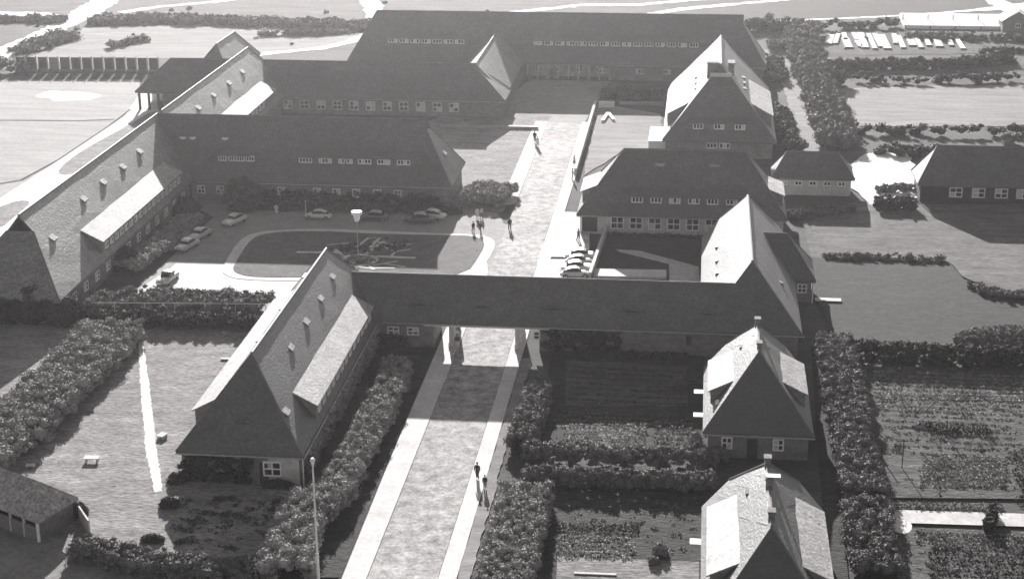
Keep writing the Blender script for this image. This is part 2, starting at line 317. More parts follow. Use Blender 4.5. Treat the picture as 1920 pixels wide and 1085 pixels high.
# ------------------------------------------------------------ buildings
def window_mesh(w_, h, cols, rows):
    k = (w_, h, cols, rows)
    if k not in WM:
        f = MB(); t = .15; d0, d1 = -.09, .02
        f.box(-w_/2, d0, -h/2, w_/2, d1, -h/2+t); f.box(-w_/2, d0, h/2-t, w_/2, d1, h/2)
        f.box(-w_/2, d0, -h/2+t, -w_/2+t, d1, h/2-t); f.box(w_/2-t, d0, -h/2+t, w_/2, d1, h/2-t)
        b = .13; pw = (w_-2*t-b*(cols-1))/cols; ph = (h-2*t-b*(rows-1))/rows
        for i in range(cols-1): x = -w_/2+t+pw*(i+1)+b*i; f.box(x, d0+.005, -h/2+t, x+b, d1, h/2-t)
        for j in range(rows-1):
            z = -h/2+t+ph*(j+1)+b*j
            for i in range(cols): x = -w_/2+t+(pw+b)*i; f.box(x, d0+.01, z, x+pw, d1, z+b)
        fm = f.me('window'); fm.materials.append(M['white'])
        pm = MB().box(-pw/2+.004, -.03, -ph/2+.004, pw/2-.004, .0, ph/2-.004).me('pane'); pm.materials.append(M['glass']); pc = pm.copy(); pc.materials.clear(); pc.materials.append(M['curtain']); pm = (pm, pc)
        WM[k] = fm, pm, [(-w_/2+t+pw/2+(pw+b)*i, 0, -h/2+t+ph/2+(ph+b)*j) for i in range(cols) for j in range(rows)]
    return WM[k]
WM = {}
def window(parent, x, y, z, rz, w_=1.9, h=1.3, cols=2, rows=2):
    fm, pm, cs = window_mesh(w_, h, cols, rows)
    o = link('window', fm, parent, (x-parent.location.x, y-parent.location.y, z-parent.location.z), rz)
    for c in cs: link('pane', pm[0 if rng.random() < .7 else 1], o, c)
    return o
def roof(parent, axis, mid, hl, hr, ze, zr, lo, hi, m='tile', zel=None, zer=None, label=None, t=.28, endwall=None):
    """lo/hi = (ridge position, (mid position, mid z) or None, eave position)"""
    zl = ze if zel is None else zel; zg = ze if zer is None else zer
    pt = (lambda a, c, z: (mid+c, a, z)) if axis == 'Y' else (lambda a, c, z: (a, mid+c, z))
    vs, fs, gab = [], [], []
    def A(*q): vs.append(pt(*q)); return len(vs)-1
    ends = []
    for r_e, mm, e in (lo, hi):
        Rg = A(r_e, 0, zr); Cl = A(e, -hl, zl); Cr = A(e, hr, zg)
        if mm: Ml = A(mm[0], -hl*(zr-mm[1])/(zr-zl), mm[1]); Mr = A(mm[0], hr*(zr-mm[1])/(zr-zg), mm[1])
        else: Ml = Mr = None
        ends.append((Rg, Ml, Mr, Cl, Cr))
    (R0, a0, b0, l0, c0), (R1, a1, b1, l1, c1) = ends
    fs.append([R0, R1]+([a1] if a1 is not None else [])+[l1, l0]+([a0] if a0 is not None else []))
    fs.append([R0, R1]+([b1] if b1 is not None else [])+[c1, c0]+([b0] if b0 is not None else []))
    for (Rg, a, b, l, c), (r_e, mm, e) in zip(ends, (lo, hi)):
        if a is None:
            fs.append([Rg, l, c])
        else: fs.append([Rg, a, b]); fs.append([a, l, c, b])
    n = len(vs); vs += [(x, y, z-t) for x, y, z in vs]
    es = {}
    for f in fs:
        for i in range(len(f)): k = tuple(sorted((f[i], f[(i+1) % len(f)]))); es[k] = es.get(k, 0)+1
    al = [tuple(f) for f in fs]+[tuple(i+n for i in f[::-1]) for f in fs]+[(i, j, j+n, i+n) for (i, j), q in es.items() if q == 1]
    me = mesh('roof', vs, al); bm = bmesh.new(); bm.from_mesh(me)
    for _ in range(3):
        bmesh.ops.triangulate(bm, faces=[f for f in bm.faces if len(f.verts) > 4])
        bmesh.ops.subdivide_edges(bm, edges=[e for e in bm.edges if e.calc_length() > 3], cuts=1, use_grid_fill=True)
    for vv in bm.verts:
        q = vv.co; vv.co.z += .035*math.sin(q.x*.9+q.y*.37)+.03*math.sin(q.y*1.3-q.x*.5+1)
    bm.to_mesh(me); bm.free()
    o = wlink('roof', me, parent, M[m])
    if label: o['label'] = label
    # ridge tiles and hip tiles
    cp = MB(); cp.tube(Vector(vs[R0])+Vector((0,0,.02)), Vector(vs[R1])+Vector((0,0,.02)), .16, n=6)
    for (Rg, a, b, l, c), (r_e, mm, e) in zip(ends, (lo, hi)):
        if abs(r_e-e) < .5: continue
        for q, cc in ((a, l), (b, c)):
            if q is None: cp.tube(vs[Rg], vs[cc], .11, n=5)
            elif mm[0] != e: cp.tube(vs[q], vs[cc], .11, n=5)
            else: cp.tube(vs[Rg], vs[q], .11, n=5)
    cp.wbuild('ridge_tile', M['cap'], parent)
    return o
def wall(parent, x0, y0, x1, y1, z1, m='brick', z0=-.4, label=None):
    o = MB().box(x0, y0, z0, x1, y1, z1).wbuild('wall', M[m], parent)
    if label: o['label'] = label
    return o
def chimney(parent, x, y, z0, z1, w_=.9, d=.9, m='brick'):
    MB().box(x-w_/2, y-d/2, z0, x+w_/2, y+d/2, z1).box(x-w_/2-.08, y-d/2-.08, z1+.002, x+w_/2+.08, y+d/2+.08, z1+.18).wbuild('chimney', M[m], parent)
def gutter(parent, a, b, z):
    MB().tube((*a, z), (*b, z), .08, n=6).wbuild('gutter', M['metal'], parent)
def dormer(parent, O, u, v, ze, k, u0, u1, d0, h, kt=.5, s=0, mt='felt', mf='brick', wins=(), over=.3, name='dormer', wz=.5, flat=None):
    """a shed (s=0) or swept (s>0) dormer on the roof plane z = ze + k*d; O is a point on the eave, u runs along it, v inwards"""
    O, u, v = Vector(O), Vector(u), Vector(v)
    us = [u0, u1] if s == 0 else [u0+s*i/7 for i in range(8)]+[u1-s*(7-i)/7 for i in range(8)]
    def hh(x):
        if s == 0: return h
        t = min(1, (x-u0)/s, (u1-x)/s); t = max(0, t); return h*t*t*(3-2*t)+.02
    def W(a, d, z): q = O+u*a+v*d; return (q.x, q.y, z)
    zr_ = lambda d: ze+k*d
    F, T, K, Bq = [], [], [], []
    for a in us:
        H = hh(a); db = d0+H/(k-kt); ov = over*min(1, H/h*1.3)
        T.append(W(a, d0-ov, zr_(d0)+H-kt*ov)); K.append(W(a, db+.12, zr_(db)+kt*.12)); F.append(W(a, d0, zr_(d0)+H-.02)); Bq.append(W(a, d0, zr_(d0)-.12))
    if s == 0: T[0], K[0] = [(q[0]-u.x*.2, q[1]-u.y*.2, q[2]) for q in (T[0], K[0])]; T[1], K[1] = [(q[0]+u.x*.2, q[1]+u.y*.2, q[2]) for q in (T[1], K[1])]
    n = len(us); th = .12
    vs = T+K+[(x, y, z-th) for x, y, z in T]+[(x, y, z-th-.05) for x, y, z in K]
    fs = []
    for i in range(n-1): fs += [(i, i+1, n+i+1, n+i), (2*n+i, 3*n+i, 3*n+i+1, 2*n+i+1), (i, 2*n+i, 2*n+i+1, i+1), (n+i, n+i+1, 3*n+i+1, 3*n+i)]
    fs += [(0, n, 3*n, 2*n), (n-1, 3*n-1, 4*n-1, 2*n-1)]
    top = wlink(name, mesh(name, vs, fs), parent, M[mt])
    fv = F+Bq; ff = [(i, i+1, n+i+1, n+i) for i in range(n-1)]
    if s == 0:
        kk = [W(a, d0+h/(k-kt), zr_(d0+h/(k-kt))-.03) for a in us]
        fv += kk; ff += [(0, n, 2*n), (1, n+1, 2*n+1)]
    fo = wlink('dormer_wall', mesh('dormer_wall', fv, ff, False), parent, M[mf])
    rz = math.atan2(v.y, v.x)-math.pi/2
    for a, ww, wh, c, r in wins:
        x, y, _ = W(a, d0-.03, 0); window(parent, x, y, zr_(d0)+h*wz, rz, ww, wh, c, r)
    return top
X_, Y_ = (1, 0), (0, 1)
def face(xm, hw, y0, side):   # eave frame of one side of a Y-axis roof; side +1 = east
    return ((xm+side*hw, y0), (0, 1), (-side, 0))
def ivy(parent, x0, x1, y0, y1, z0, z1, n, r=.35, name='ivy', m='ivy'):
    cen = [(x0+(x1-x0)*rng.random(), y0+(y1-y0)*rng.random(), z0+(z1-z0)*rng.random()) for _ in range(n)]
    o = wlink(name, leafmesh(name, cen, [r*(.7+.6*rng.random()) for _ in cen], 26, .2), parent, M[m]); o['kind'] = 'stuff'; return o
K = 1.19

# ---- gatehouse: west wing, gate range over the avenue, east wing
GH = empty('gatehouse', (-24, 182, 0), 'gatehouse with a low roof bridging the avenue between two steep-roofed wings', 'gatehouse')
k1 = (11-3.2)/6.2
roof(GH, 'Y', -42.6, 6.2, 6.2, 3.2, 11, (147.3, None, 140.9), (180.7, None, 187), label='steep west wing roof with dark front hip', m='tile')
wall(GH, -48.4, 141.35, -36.8, 186.6, 3.35)
MB().box(-39.9, 141.2, 0, -36.9, 141.348, 2.9).wbuild('front_panel', M['render'], GH)
O, u, v = face(-42.6, 6.2, 0, 1)
wn = [(150+i*2.15, 1.15, .85, 2, 1) for i in range(13)]
dormer(GH, O, u, v, 3.2, k1, 148.6, 177.2, .45, 1.65, .52, wins=wn, wz=.42)
O, u, v = face(-42.6, 6.2, 0, -1)
dormer(GH, O, u, v, 3.2, k1, 146.2, 178.5, .45, 1.65, .52, mt='felt', wins=[(150+i*4, 1.15, .85, 2, 1) for i in range(7)], wz=.42)
O, u, v = face(-42.6, 6.2, 0, 1)
for yy, zz in ((176.4, 8.9), (169.6, 8.7), (162.4, 8.6), (155.2, 8.5), (144.6, 6.0)):
    dormer(GH, O, u, v, 3.2, k1, yy-.45, yy+.45, (zz-3.2)/k1-.1, .24, .75, mt='felt', mf='tile', over=.12, name='roof_hatch')
for yy in (153.5, 163, 173.5):
    O, u, v = face(-42.6, 6.2, 0, -1); dormer(GH, O, u, v, 3.2, k1, yy-.6, yy+.6, 5.2, .4, .3, mt='tile', mf='dark', over=.1, name='roof_hatch')
dormer(GH, (0, 140.9), X_, Y_, 3.2, 7.8/6.4, -43.9, -40.9, 1.9, .3, .5, s=1.4, mt='tile', mf='dark', over=.1, name='eyebrow_vent')
window(GH, (-39.5,142.0)[0], 141.17, 1.7, 0, 1.8, 1.55, 2, 2)
MB().box(-40.75, 141.1, 0, -39.95, 141.347, 2.2).wbuild('door', M['dark'], GH)
ivy(GH, -48.5, -41.5, 140.9, 141.2, .2, 2.6, 130)
ivy(GH, -36.7, -36.3, 143, 182, .2, 3.0, 420, m='leaf_pale')
gutter(GH, (-48.9, 140.8), (-36.3, 140.8), 3.02); gutter(GH, (-36.28, 141), (-36.28, 178), 3.02)
MB().tube((-36.45, 141, 0), (-36.45, 141, 3), .06).wbuild('downpipe', M['white'], GH)
# gate range
roof(GH, 'X', 182.0, 3.8, 3.0, 3.2, 7.7, (-40, None, -40), (7, None, 7), zer=4.15, label='long low roof of the gate range')
wall(GH, -36.75, 178.6, -29.9, 184.6, 3.3); wall(GH, -17.6, 178.62, 3, 184.6, 3.3)
MB().box(-31, 178.25, 2.75, -16.4, 178.55, 3.1).wbuild('lintel', M['white'], GH)
for x in (-27.9, -20.2):
    for y in (179.0, 181.0, 183.0, 184.6):
        MB().box(x-.22, y-.22, .05, x+.22, y+.22, 3.4).box(x-.3, y-.3, .05, x+.3, y+.3, .6).wbuild('pillar', M['render'], GH)
for x in (-33.4, -31.4): pass
for a, b, ww in ((-34.6,179.4)+(1.4,), (-32.3,179.7)+(1.4,), (-17.9,178.5)+(.8,), (-13.9,179.2)+(.8,), (-4.0,179.0)+(.8,), (-1.6,179.0)+(.8,)):
    window(GH, a, 178.57, 1.95, 0, ww, 1.0, 2 if ww > 1 else 1, 2)
for a, b in ((-3.0,179.1), (-0.5,179.2)): MB().box(a-.3, 178.5, 1.4, a+.3, 178.6, 2.5).wbuild('shutter', M['dark'], GH)
MB().box(-8.0, 178.45, 0, -1.2, 178.61, 3.2).wbuild('plaster_panel', M['brick'], GH)
ivy(GH, -17.2, -8.4, 178.2, 178.5, .2, 2.8, 150); ivy(GH, -36.2, -33.0, 178.2, 178.5, .2, 1.4, 40)
gutter(GH, (-36, 178.1), (12.4, 178.1), 3.02)
for xa, xb in (((-27.9,178.8)[0], (-20.5,179.5)[0]), ((-18.3,179.2)[0], (-13.8,179.6)[0]), ((-9.8,179.6)[0], (-4.6,180.1)[0]), ((-33.1,178.3)[0], (-30.6,178.6)[0]), ((1.1,179.8)[0], (2.9,180.0)[0])):
    c = (xa+xb)/2
    dormer(GH, (0, 178.2), X_, Y_, 3.2, 4.5/3.8, c-1.9, c+1.9, 1.35, .34, .45, s=1.6, mt='tile', mf='dark', over=.12, name='eyebrow_vent')
# east wing
roof(GH, 'Y', 6.45, 5.75, 5.75, 3.2, 10, (183.6, None, 178.2), (211, (214.2, 5.8), 214.2), label='east wing roof, sunlit white on its west slope')
wall(GH, 1.15, 178.7, 11.75, 213.9, 3.3)
MB().add([(1.2, 213.9, 3), (11.7, 213.9, 3), (9.8, 213.9, 5.4), (3.1, 213.9, 5.4)], [(0,1,2,3)]).wbuild('gable', M['brick'], GH)
O, u, v = face(6.45, 5.75, 0, -1)
for px, py in ((1338,450), (1338,480), (1338,505)):
    pass
for yy in (192.6, 197.4, 203.0): dormer(GH, O, u, v, 3.2, 6.8/5.75, yy-.5, yy+.5, 1.7, .42, .3, mt='tile', mf='dark', over=.05, name='roof_hatch')
O, u, v = face(6.45, 5.75, 0, 1)
dormer(GH, O, u, v, 3.2, 6.8/5.75, 188, 189.6, 1.9, .3, .4, s=.5, mt='tile', mf='dark', over=.05, name='roof_hatch')
roof(GH, 'X', 202, 4, 4, 3, 7.7, (8, None, 8), (11.3, None, 14.8), label='small hipped cross wing roof on the east side')
wall(GH, 9, 198.5, 14.3, 205.5, 3.1)
MB().box(11.8, 193.5, 0, 12.0, 198.3, 2.4).wbuild('porch_wall', M['render'], GH)
MB().tube((14.5, 198.1, 0), (14.5, 198.1, 3), .09).wbuild('downpipe', M['white'], GH)
window(GH, 13.2, 198.45, 1.8, 0, 1.2, 1.2, 2, 2)

# ---- courtyard range: west wing and the long north range
CY = empty('courtyard_building', (-76, 236, 0), 'L-shaped building round the car park, long hipped roof with a row of small dormer windows', 'building')
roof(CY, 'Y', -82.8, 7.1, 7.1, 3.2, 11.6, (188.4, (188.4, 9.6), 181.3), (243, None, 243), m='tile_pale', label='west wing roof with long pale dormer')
wall(CY, -89.4, 181.8, -76.2, 236, 3.3)
O, u, v = face(-82.8, 7.1, 0, 1)
dormer(CY, O, u, v, 3.2, K, 198, 232, .5, 1.8, .5, wins=[(199.5+i*1.95, 1.2, .9, 2, 1) for i in range(17)], wz=.42)
for yy, zz in ((228.5, 9.2), (220.6, 9.0), (212.6, 9.0), (204.6, 8.9), (191, 7.8)): dormer(CY, O, u, v, 3.2, K, yy-.5, yy+.5, (zz-3.2)/K-.1, .25, .72, mt='felt', mf='tile', over=.12, name='roof_hatch')
for i in range(12): window(CY, -76.15, 187+i*4.1, 1.7, math.pi/2, 1.5, 1.2, 2, 2)
ivy(CY, -89, -77, 180.9, 181.7, .2, 3.0, 160, .5)
roof(CY, 'X', 242.7, 7.1, 7.1, 3.2, 11.6, (-83, None, -83), (-40.7, (-40.7, 10.2), -36.2), label='long north range roof in shade with a pale east hip')
wall(CY, -76, 236.1, -36.7, 249.3, 3.3)
px0 = (-72.1,233.9)[0]
ws = [(-71.4,234.0)[0], (-70.1,234.1)[0], (-68.5,234.3)[0], (-67.2,234.4)[0], (-60.5,234.4)[0]]+[(-58.7,234.2)[0]+i*2.72 for i in range(1)]
ws = [(-71.4,234.0)[0], (-69.8,234.1)[0], (-68.6,234.3)[0], (-67.1,234.4)[0]]
xs = [(-58.6,233.9)[0], (-55.6,233.9)[0], (-53.1,233.8)[0], (-51.9,233.9)[0], (-49.6,233.8)[0], (-46.7,233.8)[0], (-43.7,233.8)[0]]
dormer(CY, (0, 235.6), X_, Y_, 3.2, K, (-74.3,234.7)[0], (-65.1,236.2)[0], 2.1, 1.05, .5, s=2.5, mt='tile', mf='tile', over=.15, name='eyebrow_dormer', wins=[(x, 1.3, .85, 3, 1) for x in ws])
dormer(CY, (0, 235.6), X_, Y_, 3.2, K, (-62.9,235.7)[0], (-38.8,236.4)[0], 2.1, 1.05, .5, s=2.5, mt='tile', mf='tile', over=.15, name='eyebrow_dormer', wins=[(x, 2.0 if i not in (2, 3) else .95, .85, 4 if i not in (2, 3) else 2, 1) for i, x in enumerate(xs)])
for px in ((-56.7,238.1), (-53.7,238.1), (-50.7,238.1), (-47.5,238.1), (-44.4,238.0), (-62.1,238.2), (-71.6,238.3), (-74.5,238.0)): window(CY, px[0], 236.05, 1.75, 0, 1.2, 1.3, 2, 2)
for px in ((-71.5,232.9)[0], (-78.1,240.7)[0], (-76.6,234.7)[0]): dormer(CY, (0, 235.6), X_, Y_, 3.2, K, px-.3, px+.3, 4.4, .22, .3, mt='white', mf='white', over=.03, name='skylight')
gutter(CY, (-75, 235.5), (-36, 235.5), 3.0)
dormer(CY, (-36.2, 0), Y_, (-1, 0), 3.2, 7/4.5, 241, 244, 1.8, .4, .8, s=1, mt='tile', mf='dark', over=.1, name='eyebrow_vent')
ivy(CY, -68, -38, 235.6, 236, .2, 1.8, 260, .45)

# ---- northern ranges
NR = empty('north_building', (-41, 300, 0), 'long low wing with cross-barred windows, joined to the great far roof behind it', 'building')
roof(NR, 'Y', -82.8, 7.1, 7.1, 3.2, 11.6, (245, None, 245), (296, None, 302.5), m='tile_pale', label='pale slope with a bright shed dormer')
wall(NR, -89.4, 245, -76.2, 302, 3.3)
O, u, v = face(-82.8, 7.1, 0, 1)
dormer(NR, O, u, v, 3.2, K, 247, (-79.1,288.7)[1], .5, 1.8, .5, wins=[(249+i*2.4, 1.3, .9, 2, 1) for i in range(14)], wz=.42)
for yy, zz in ((285, 9.2), (276, 9.1), (266.5, 9.1), (257.5, 9.0)): dormer(NR, O, u, v, 3.2, K, yy-.5, yy+.5, (zz-3.2)/K-.1, .25, .72, mt='felt', mf='tile', over=.12, name='roof_hatch')
roof(NR, 'X', 297.8, 4.8, 4.8, 3.2, 8.9, (-82, None, -82), (-40.8, (-40.8, 8.3), -35), label='plain middle roof in shade')
wall(NR, -76, 293.4, -35.4, 302.2, 3.3)
for i in range(11):
    x = (-75.1,294.7)[0]+i*((-44.4,294.3)[0]-(-75.1,294.7)[0])/10
    window(NR, x, 293.35, 1.75, 0, 1.7, 1.7, 2, 2)
roof(NR, 'X', 298.0, 4.4, 4.4, 3.5, 8.9, ((-98.2,298.0)[0], None, -104), (-83, None, -83), label='west end roof over an open porch')
wall(NR, -99, 294.2, -89, 302, 3.55)
for x in (-103.4, -101.6, -99.8): MB().box(x-.2, 293.9, 0, x+.2, 294.3, 3.4).wbuild('pillar', M['dark'], NR)
MB().box(-103.6, 301.6, 0, -99, 301.9, 3.4).wbuild('porch_wall', M['white'], NR)
roof(NR, 'Y', -92.6, 4, 4, 4.5, 9.6, (309, None, 303.5), (322, None, 326), label='small hipped roof rising behind the west end')
wall(NR, -96, 299, -89.2, 325, 4.5)
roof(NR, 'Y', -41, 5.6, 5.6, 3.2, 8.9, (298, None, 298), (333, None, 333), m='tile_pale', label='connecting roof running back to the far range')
wall(NR, -46.2, 299, -35.6, 330, 3.3)
kf = (12-3.2)/7.4
roof(NR, 'X', 334.4, 7.4, 7.4, 3.2, 12, (-66.1, None, -71), (8, (8, 10.3), 12.6), label='great far roof with eyebrow dormers')
wall(NR, -70.4, 330.5, -35, 341.3, 3.3); wall(NR, -35, 330.5, -18, 341.3, 3.3, 'render'); wall(NR, -18, 327.5, 12, 341.3, 3.3)
dormer(NR, (0, 327), X_, Y_, 3.2, kf, (-66.0,314.1)[0], (-43.7,312.8)[0], 2.6, 1.1, .5, s=4, mt='tile', mf='tile', over=.15, name='eyebrow_dormer', wins=[((-62.1,318.8)[0]+i*((-48.5,318.2)[0]-(-62.1,318.8)[0])/6, 1.9, .95, 3, 1) for i in range(7)])
dormer(NR, (0, 327), X_, Y_, 3.2, kf, (-36.9,316.5)[0], (3.4,316.7)[0], 2.6, 1.1, .5, s=4, mt='tile', mf='tile', over=.15, name='eyebrow_dormer', wins=[((-32.7,319.0)[0]+i*((-1.7,318.9)[0]-(-32.7,319.0)[0])/14, 1.75, .95, 3, 1) for i in range(15)])
for i in range(9): MB().box(-34.6+i*2.05-.14, 327.6, 0, -34.6+i*2.05+.14, 327.9, 3.3).wbuild('pillar', M['render'], NR)
for i in range(4): window(NR, -32.6+i*4.1, 330.45, 1.7, 0, 1.4, 1.7, 2, 2)
for px in ((-19.6,327.6), (-12.2,327.7), (-6.9,327.6)): window(NR, px[0], 327.45, 1.8, 0, 1.6, 1.0, 3, 1)
gutter(NR, (-71, 326.9), (12.6, 326.9), 3.0); gutter(NR, (-76, 292.9), (-35, 292.9), 3.0)

# ---- great house with the tall gable
BH = empty('tall_house', (3.2, 284, 0), 'tall house with a huge steep hipped roof, sunlit on its left slope', 'house')
kb = (14.1-3)/9.3
roof(BH, 'Y', 3.2, 9.3, 9.3, 3, 14.1, (275.5, (274.2, 12.2), 267.4), (301, None, 309), label='huge steep hipped roof')
wall(BH, -5.5, 268.2, 11.9, 308.5, 3.1)
wall(BH, (-5.9,271.8)[0]-2.5, 270, -5.6, 280, 2.2, 'white')
for sd, mt_ in ((-1, 'felt'), (1, 'felt')):
    O, u, v = face(3.2, 9.3, 0, sd)
    dormer(BH, O, u, v, 3, kb, 273.6, 292, .7, 2.3, .55, wins=[(275.5+i*3, 1.6, 1.2, 2, 1) for i in range(6)], mt=mt_, wz=.45)
    for yy in (279, 283.4, 287.8): dormer(BH, O, u, v, 3, kb, yy-.5, yy+.5, 5.0, .42, .3, mt='tile', mf='dark', over=.05, name='roof_hatch')
O, u, v = face(3.2, 9.3, 0, -1)
for yy in (280, 284): dormer(BH, O, u, v, 3, kb, yy-.5, yy+.5, 7.1, .42, .3, mt='tile', mf='dark', over=.05, name='roof_hatch')
chimney(BH, 1.9, 277.0, 10.5, 14.0, 2.0, 1.4)
chimney(BH, 4.9, 279.5, 10.5, 13.6, 1.0, 2.6)
kh = (12.2-3)/(274.2-267.4)
dormer(BH, (0, 267.4), X_, Y_, 3, kh, (-3.8,266.2)[0], (10.3,266.7)[0], 1.2, 1.15, .5, s=2.6, mt='tile', mf='tile', over=.15, name='eyebrow_dormer', wins=[((-0.3,268.9)[0], 1.7, 1.0, 3, 1), ((3.1,268.8)[0], 1.7, 1.0, 3, 1), ((6.5,268.7)[0], 1.7, 1.0, 3, 1)])
for px in ((2.0,268.9), (4.1,268.8)): window(BH, px[0], 268.15, 2.1, 0, 1.8, 1.0, 3, 1)
MB().box(1.4, 274.05, 12.25, 5, 274.19, 12.9).wbuild('gable_louvre', M['render'], BH)

# ---- house with two rows of windows
BR = empty('double_row_house', (-2, 230, 0), 'wide hipped house beside the avenue with a dormer row above a row of square windows', 'house')
kr = (10.9-3)/6.5
roof(BR, 'X', 230.3, 6.5, 6.5, 3, 10.9, (-10.6, None, -16.8), (6.5, None, 12.4))
wall(BR, -13.9, 224.2, 11.9, 236.4, 3.1, 'render'); wall(BR, -16.4, 225.4, -13.9, 236.4, 3.1, 'dark')
dormer(BR, (0, 223.8), X_, Y_, 3, kr, (-13.4,225.2)[0], (9.8,225.5)[0], 1.25, 1.05, .5, s=2.6, mt='tile', mf='tile', over=.15, name='eyebrow_dormer', wins=[((-8.4,226.0)[0]+i*((4.7,225.6)[0]-(-8.4,226.0)[0])/5, 1.6, .95, 3, 1) for i in range(6)])
for i in range(7):
    window(BR, (-11.1,224.1)[0]+i*((-0.6,224.3)[0]-(-11.1,224.1)[0])/4, 224.15, 1.85, 0, 1.85, 1.8, 2, 2)
dormer(BR, (-16.8, 0), Y_, X_, 3, 7.9/6.2, 227, 233.8, .6, 1.9, .4, mt='felt', wins=[(228.6, 1.3, 1.1, 2, 1), (231.6, 1.3, 1.1, 2, 1)])
dormer(BR, (12.4, 0), Y_, (-1, 0), 3, 7.9/5.9, 227, 233.8, .6, 1.9, .4, mt='felt', wins=[(228.6, 1.3, 1.1, 2, 1), (231.6, 1.3, 1.1, 2, 1)])
for px, py in ((-5.4,229.1), (2.2,229.2)): dormer(BR, (0, 223.8), X_, Y_, 3, kr, px-.5, px+.5, 4.9, .25, .3, mt='metal', mf='metal', over=.03, name='skylight')
gutter(BR, (-16.8, 223.7), (12.4, 223.7), 2.8)
MB().box(-16.4, 224.9, 0, -16.1, 225.2, 2.9).wbuild('porch_post', M['white'], BR)
ivy(BR, -13, 4, 223.3, 224, 0, .35, 110, .35)

# ---- garden cottages east of the avenue
def cottage(name, y0, y1, yf, yb, label, roofm='tile_low_glare', chims=()):
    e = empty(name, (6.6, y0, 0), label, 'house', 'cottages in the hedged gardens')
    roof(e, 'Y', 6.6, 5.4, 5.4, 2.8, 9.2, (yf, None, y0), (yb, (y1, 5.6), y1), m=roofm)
    wall(e, 1.7, y0+.5, 11.5, y1-.4, 2.9)
    MB().add([(1.75, y1-.4, 2.7), (11.45, y1-.4, 2.7), (9.4, y1-.4, 5.2), (3.8, y1-.4, 5.2)], [(0,1,2,3)]).wbuild('gable', M['brick'], e)
    for sd in (-1, 1):
        O, u, v = face(6.6, 5.4, 0, sd)
        dormer(e, O, u, v, 2.8, 6.4/5.4, yf-1+.4, yb-.6, .7, 1.55, .5, wins=[((yf+yb)/2-1.9, 1.5, .95, 2, 1), ((yf+yb)/2+1.7, 1.5, .95, 2, 1)], mt='felt', wz=.45)
        if sd < 0: dormer(e, O, u, v, 2.8, 6.4/5.4, yb-2.2, yb-1.7, 3.6, .3, .3, mt='dark', mf='dark', over=.03, name='roof_hatch'); dormer(e, O, u, v, 2.8, 6.4/5.4, y0+3.4, y0+4, 1.2, .3, .3, mt='white', mf='white', over=.03, name='skylight')
    for cy_, h_, wd in chims: chimney(e, 6.6, cy_, 8.4, h_, wd, .7)
    for x in (3.6, 8.6): window(e, x, y0+.46, 1.6, 0, 1.1, 1.3, 2, 2)
    MB().box(5.6, y0+.4, 0, 6.6, y0+.497, 2.1).wbuild('door', M['dark'], e)
    for q in (y0+5.2, y1-6): MB().box(.25, q, 2.15, 1.69, q+1.0, 2.23).wbuild('door_canopy', M['white'], e); MB().box(1.6, q+.2, 0, 1.72, q+1.1, 2.1).wbuild('door', M['dark'], e)
    gutter(e, (1.1, y0-.1), (12.1, y0-.1), 2.6)
    return e
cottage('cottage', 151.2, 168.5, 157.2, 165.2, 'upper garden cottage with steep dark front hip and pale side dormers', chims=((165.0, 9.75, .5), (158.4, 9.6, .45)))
cottage('cottage', 113.3, 135, 119.2, 131, 'nearest cottage cut by the bottom edge, three chimneys on its ridge', roofm='tile_low_glare', chims=((130.8, 9.75, .5), (126.6, 9.8, .55), (120.8, 9.7, .5)))
MB().box(6.3, 126.25, 10.05, 7.5, 126.95, 10.13).box(6.4, 126.3, 9.9, 6.5, 126.8, 10.05).build('chimney_cover', M['metal'], [o for o in bpy.data.objects if o.name == 'cottage.001'][0]).matrix_parent_inverse = Matrix.Translation((-6.6, -113.3, 0))

# ---- small outbuildings on the right
SH = empty('small_house', (17, 249, 0), 'small hipped outhouse with five little windows between the big house and the sandy yard', 'outhouse')
roof(SH, 'X', 249.6, 2.9, 2.9, 2.8, 6.1, (13.2, None, 11), (20.9, None, 23.4))
wall(SH, 11.4, 247.1, 22.9, 252.1, 2.85, 'render')
for i in range(5): window(SH, 12.9+i*2.15, 247.05, 1.9, 0, 1.15, .75, 2, 1)
RB = empty('long_bungalow', (40, 249, 0), 'long dark-walled bungalow with white square windows at the right edge', 'bungalow')
roof(RB, 'X', 248.8, 4.1, 4.1, 2.8, 7.7, (35.4, None, 32.4), (70, None, 74))
wall(RB, 32.9, 245.1, 73, 252.5, 2.85, 'dark')
for px in ((38.1,245.9), (41.4,246.2), (44.7,246.2), (47.8,246.2)): window(RB, px[0], 245.05, 1.6, 0, 1.9, 1.5, 2, 2)
for i in range(5): window(RB, (47.8,246.2)[0]+3.8*(i+1), 245.05, 1.6, 0, 1.9, 1.5, 2, 2)
MB().tube((32.6, 244.9, 0), (32.6, 244.9, 2.7), .1).wbuild('downpipe', M['white'], RB)

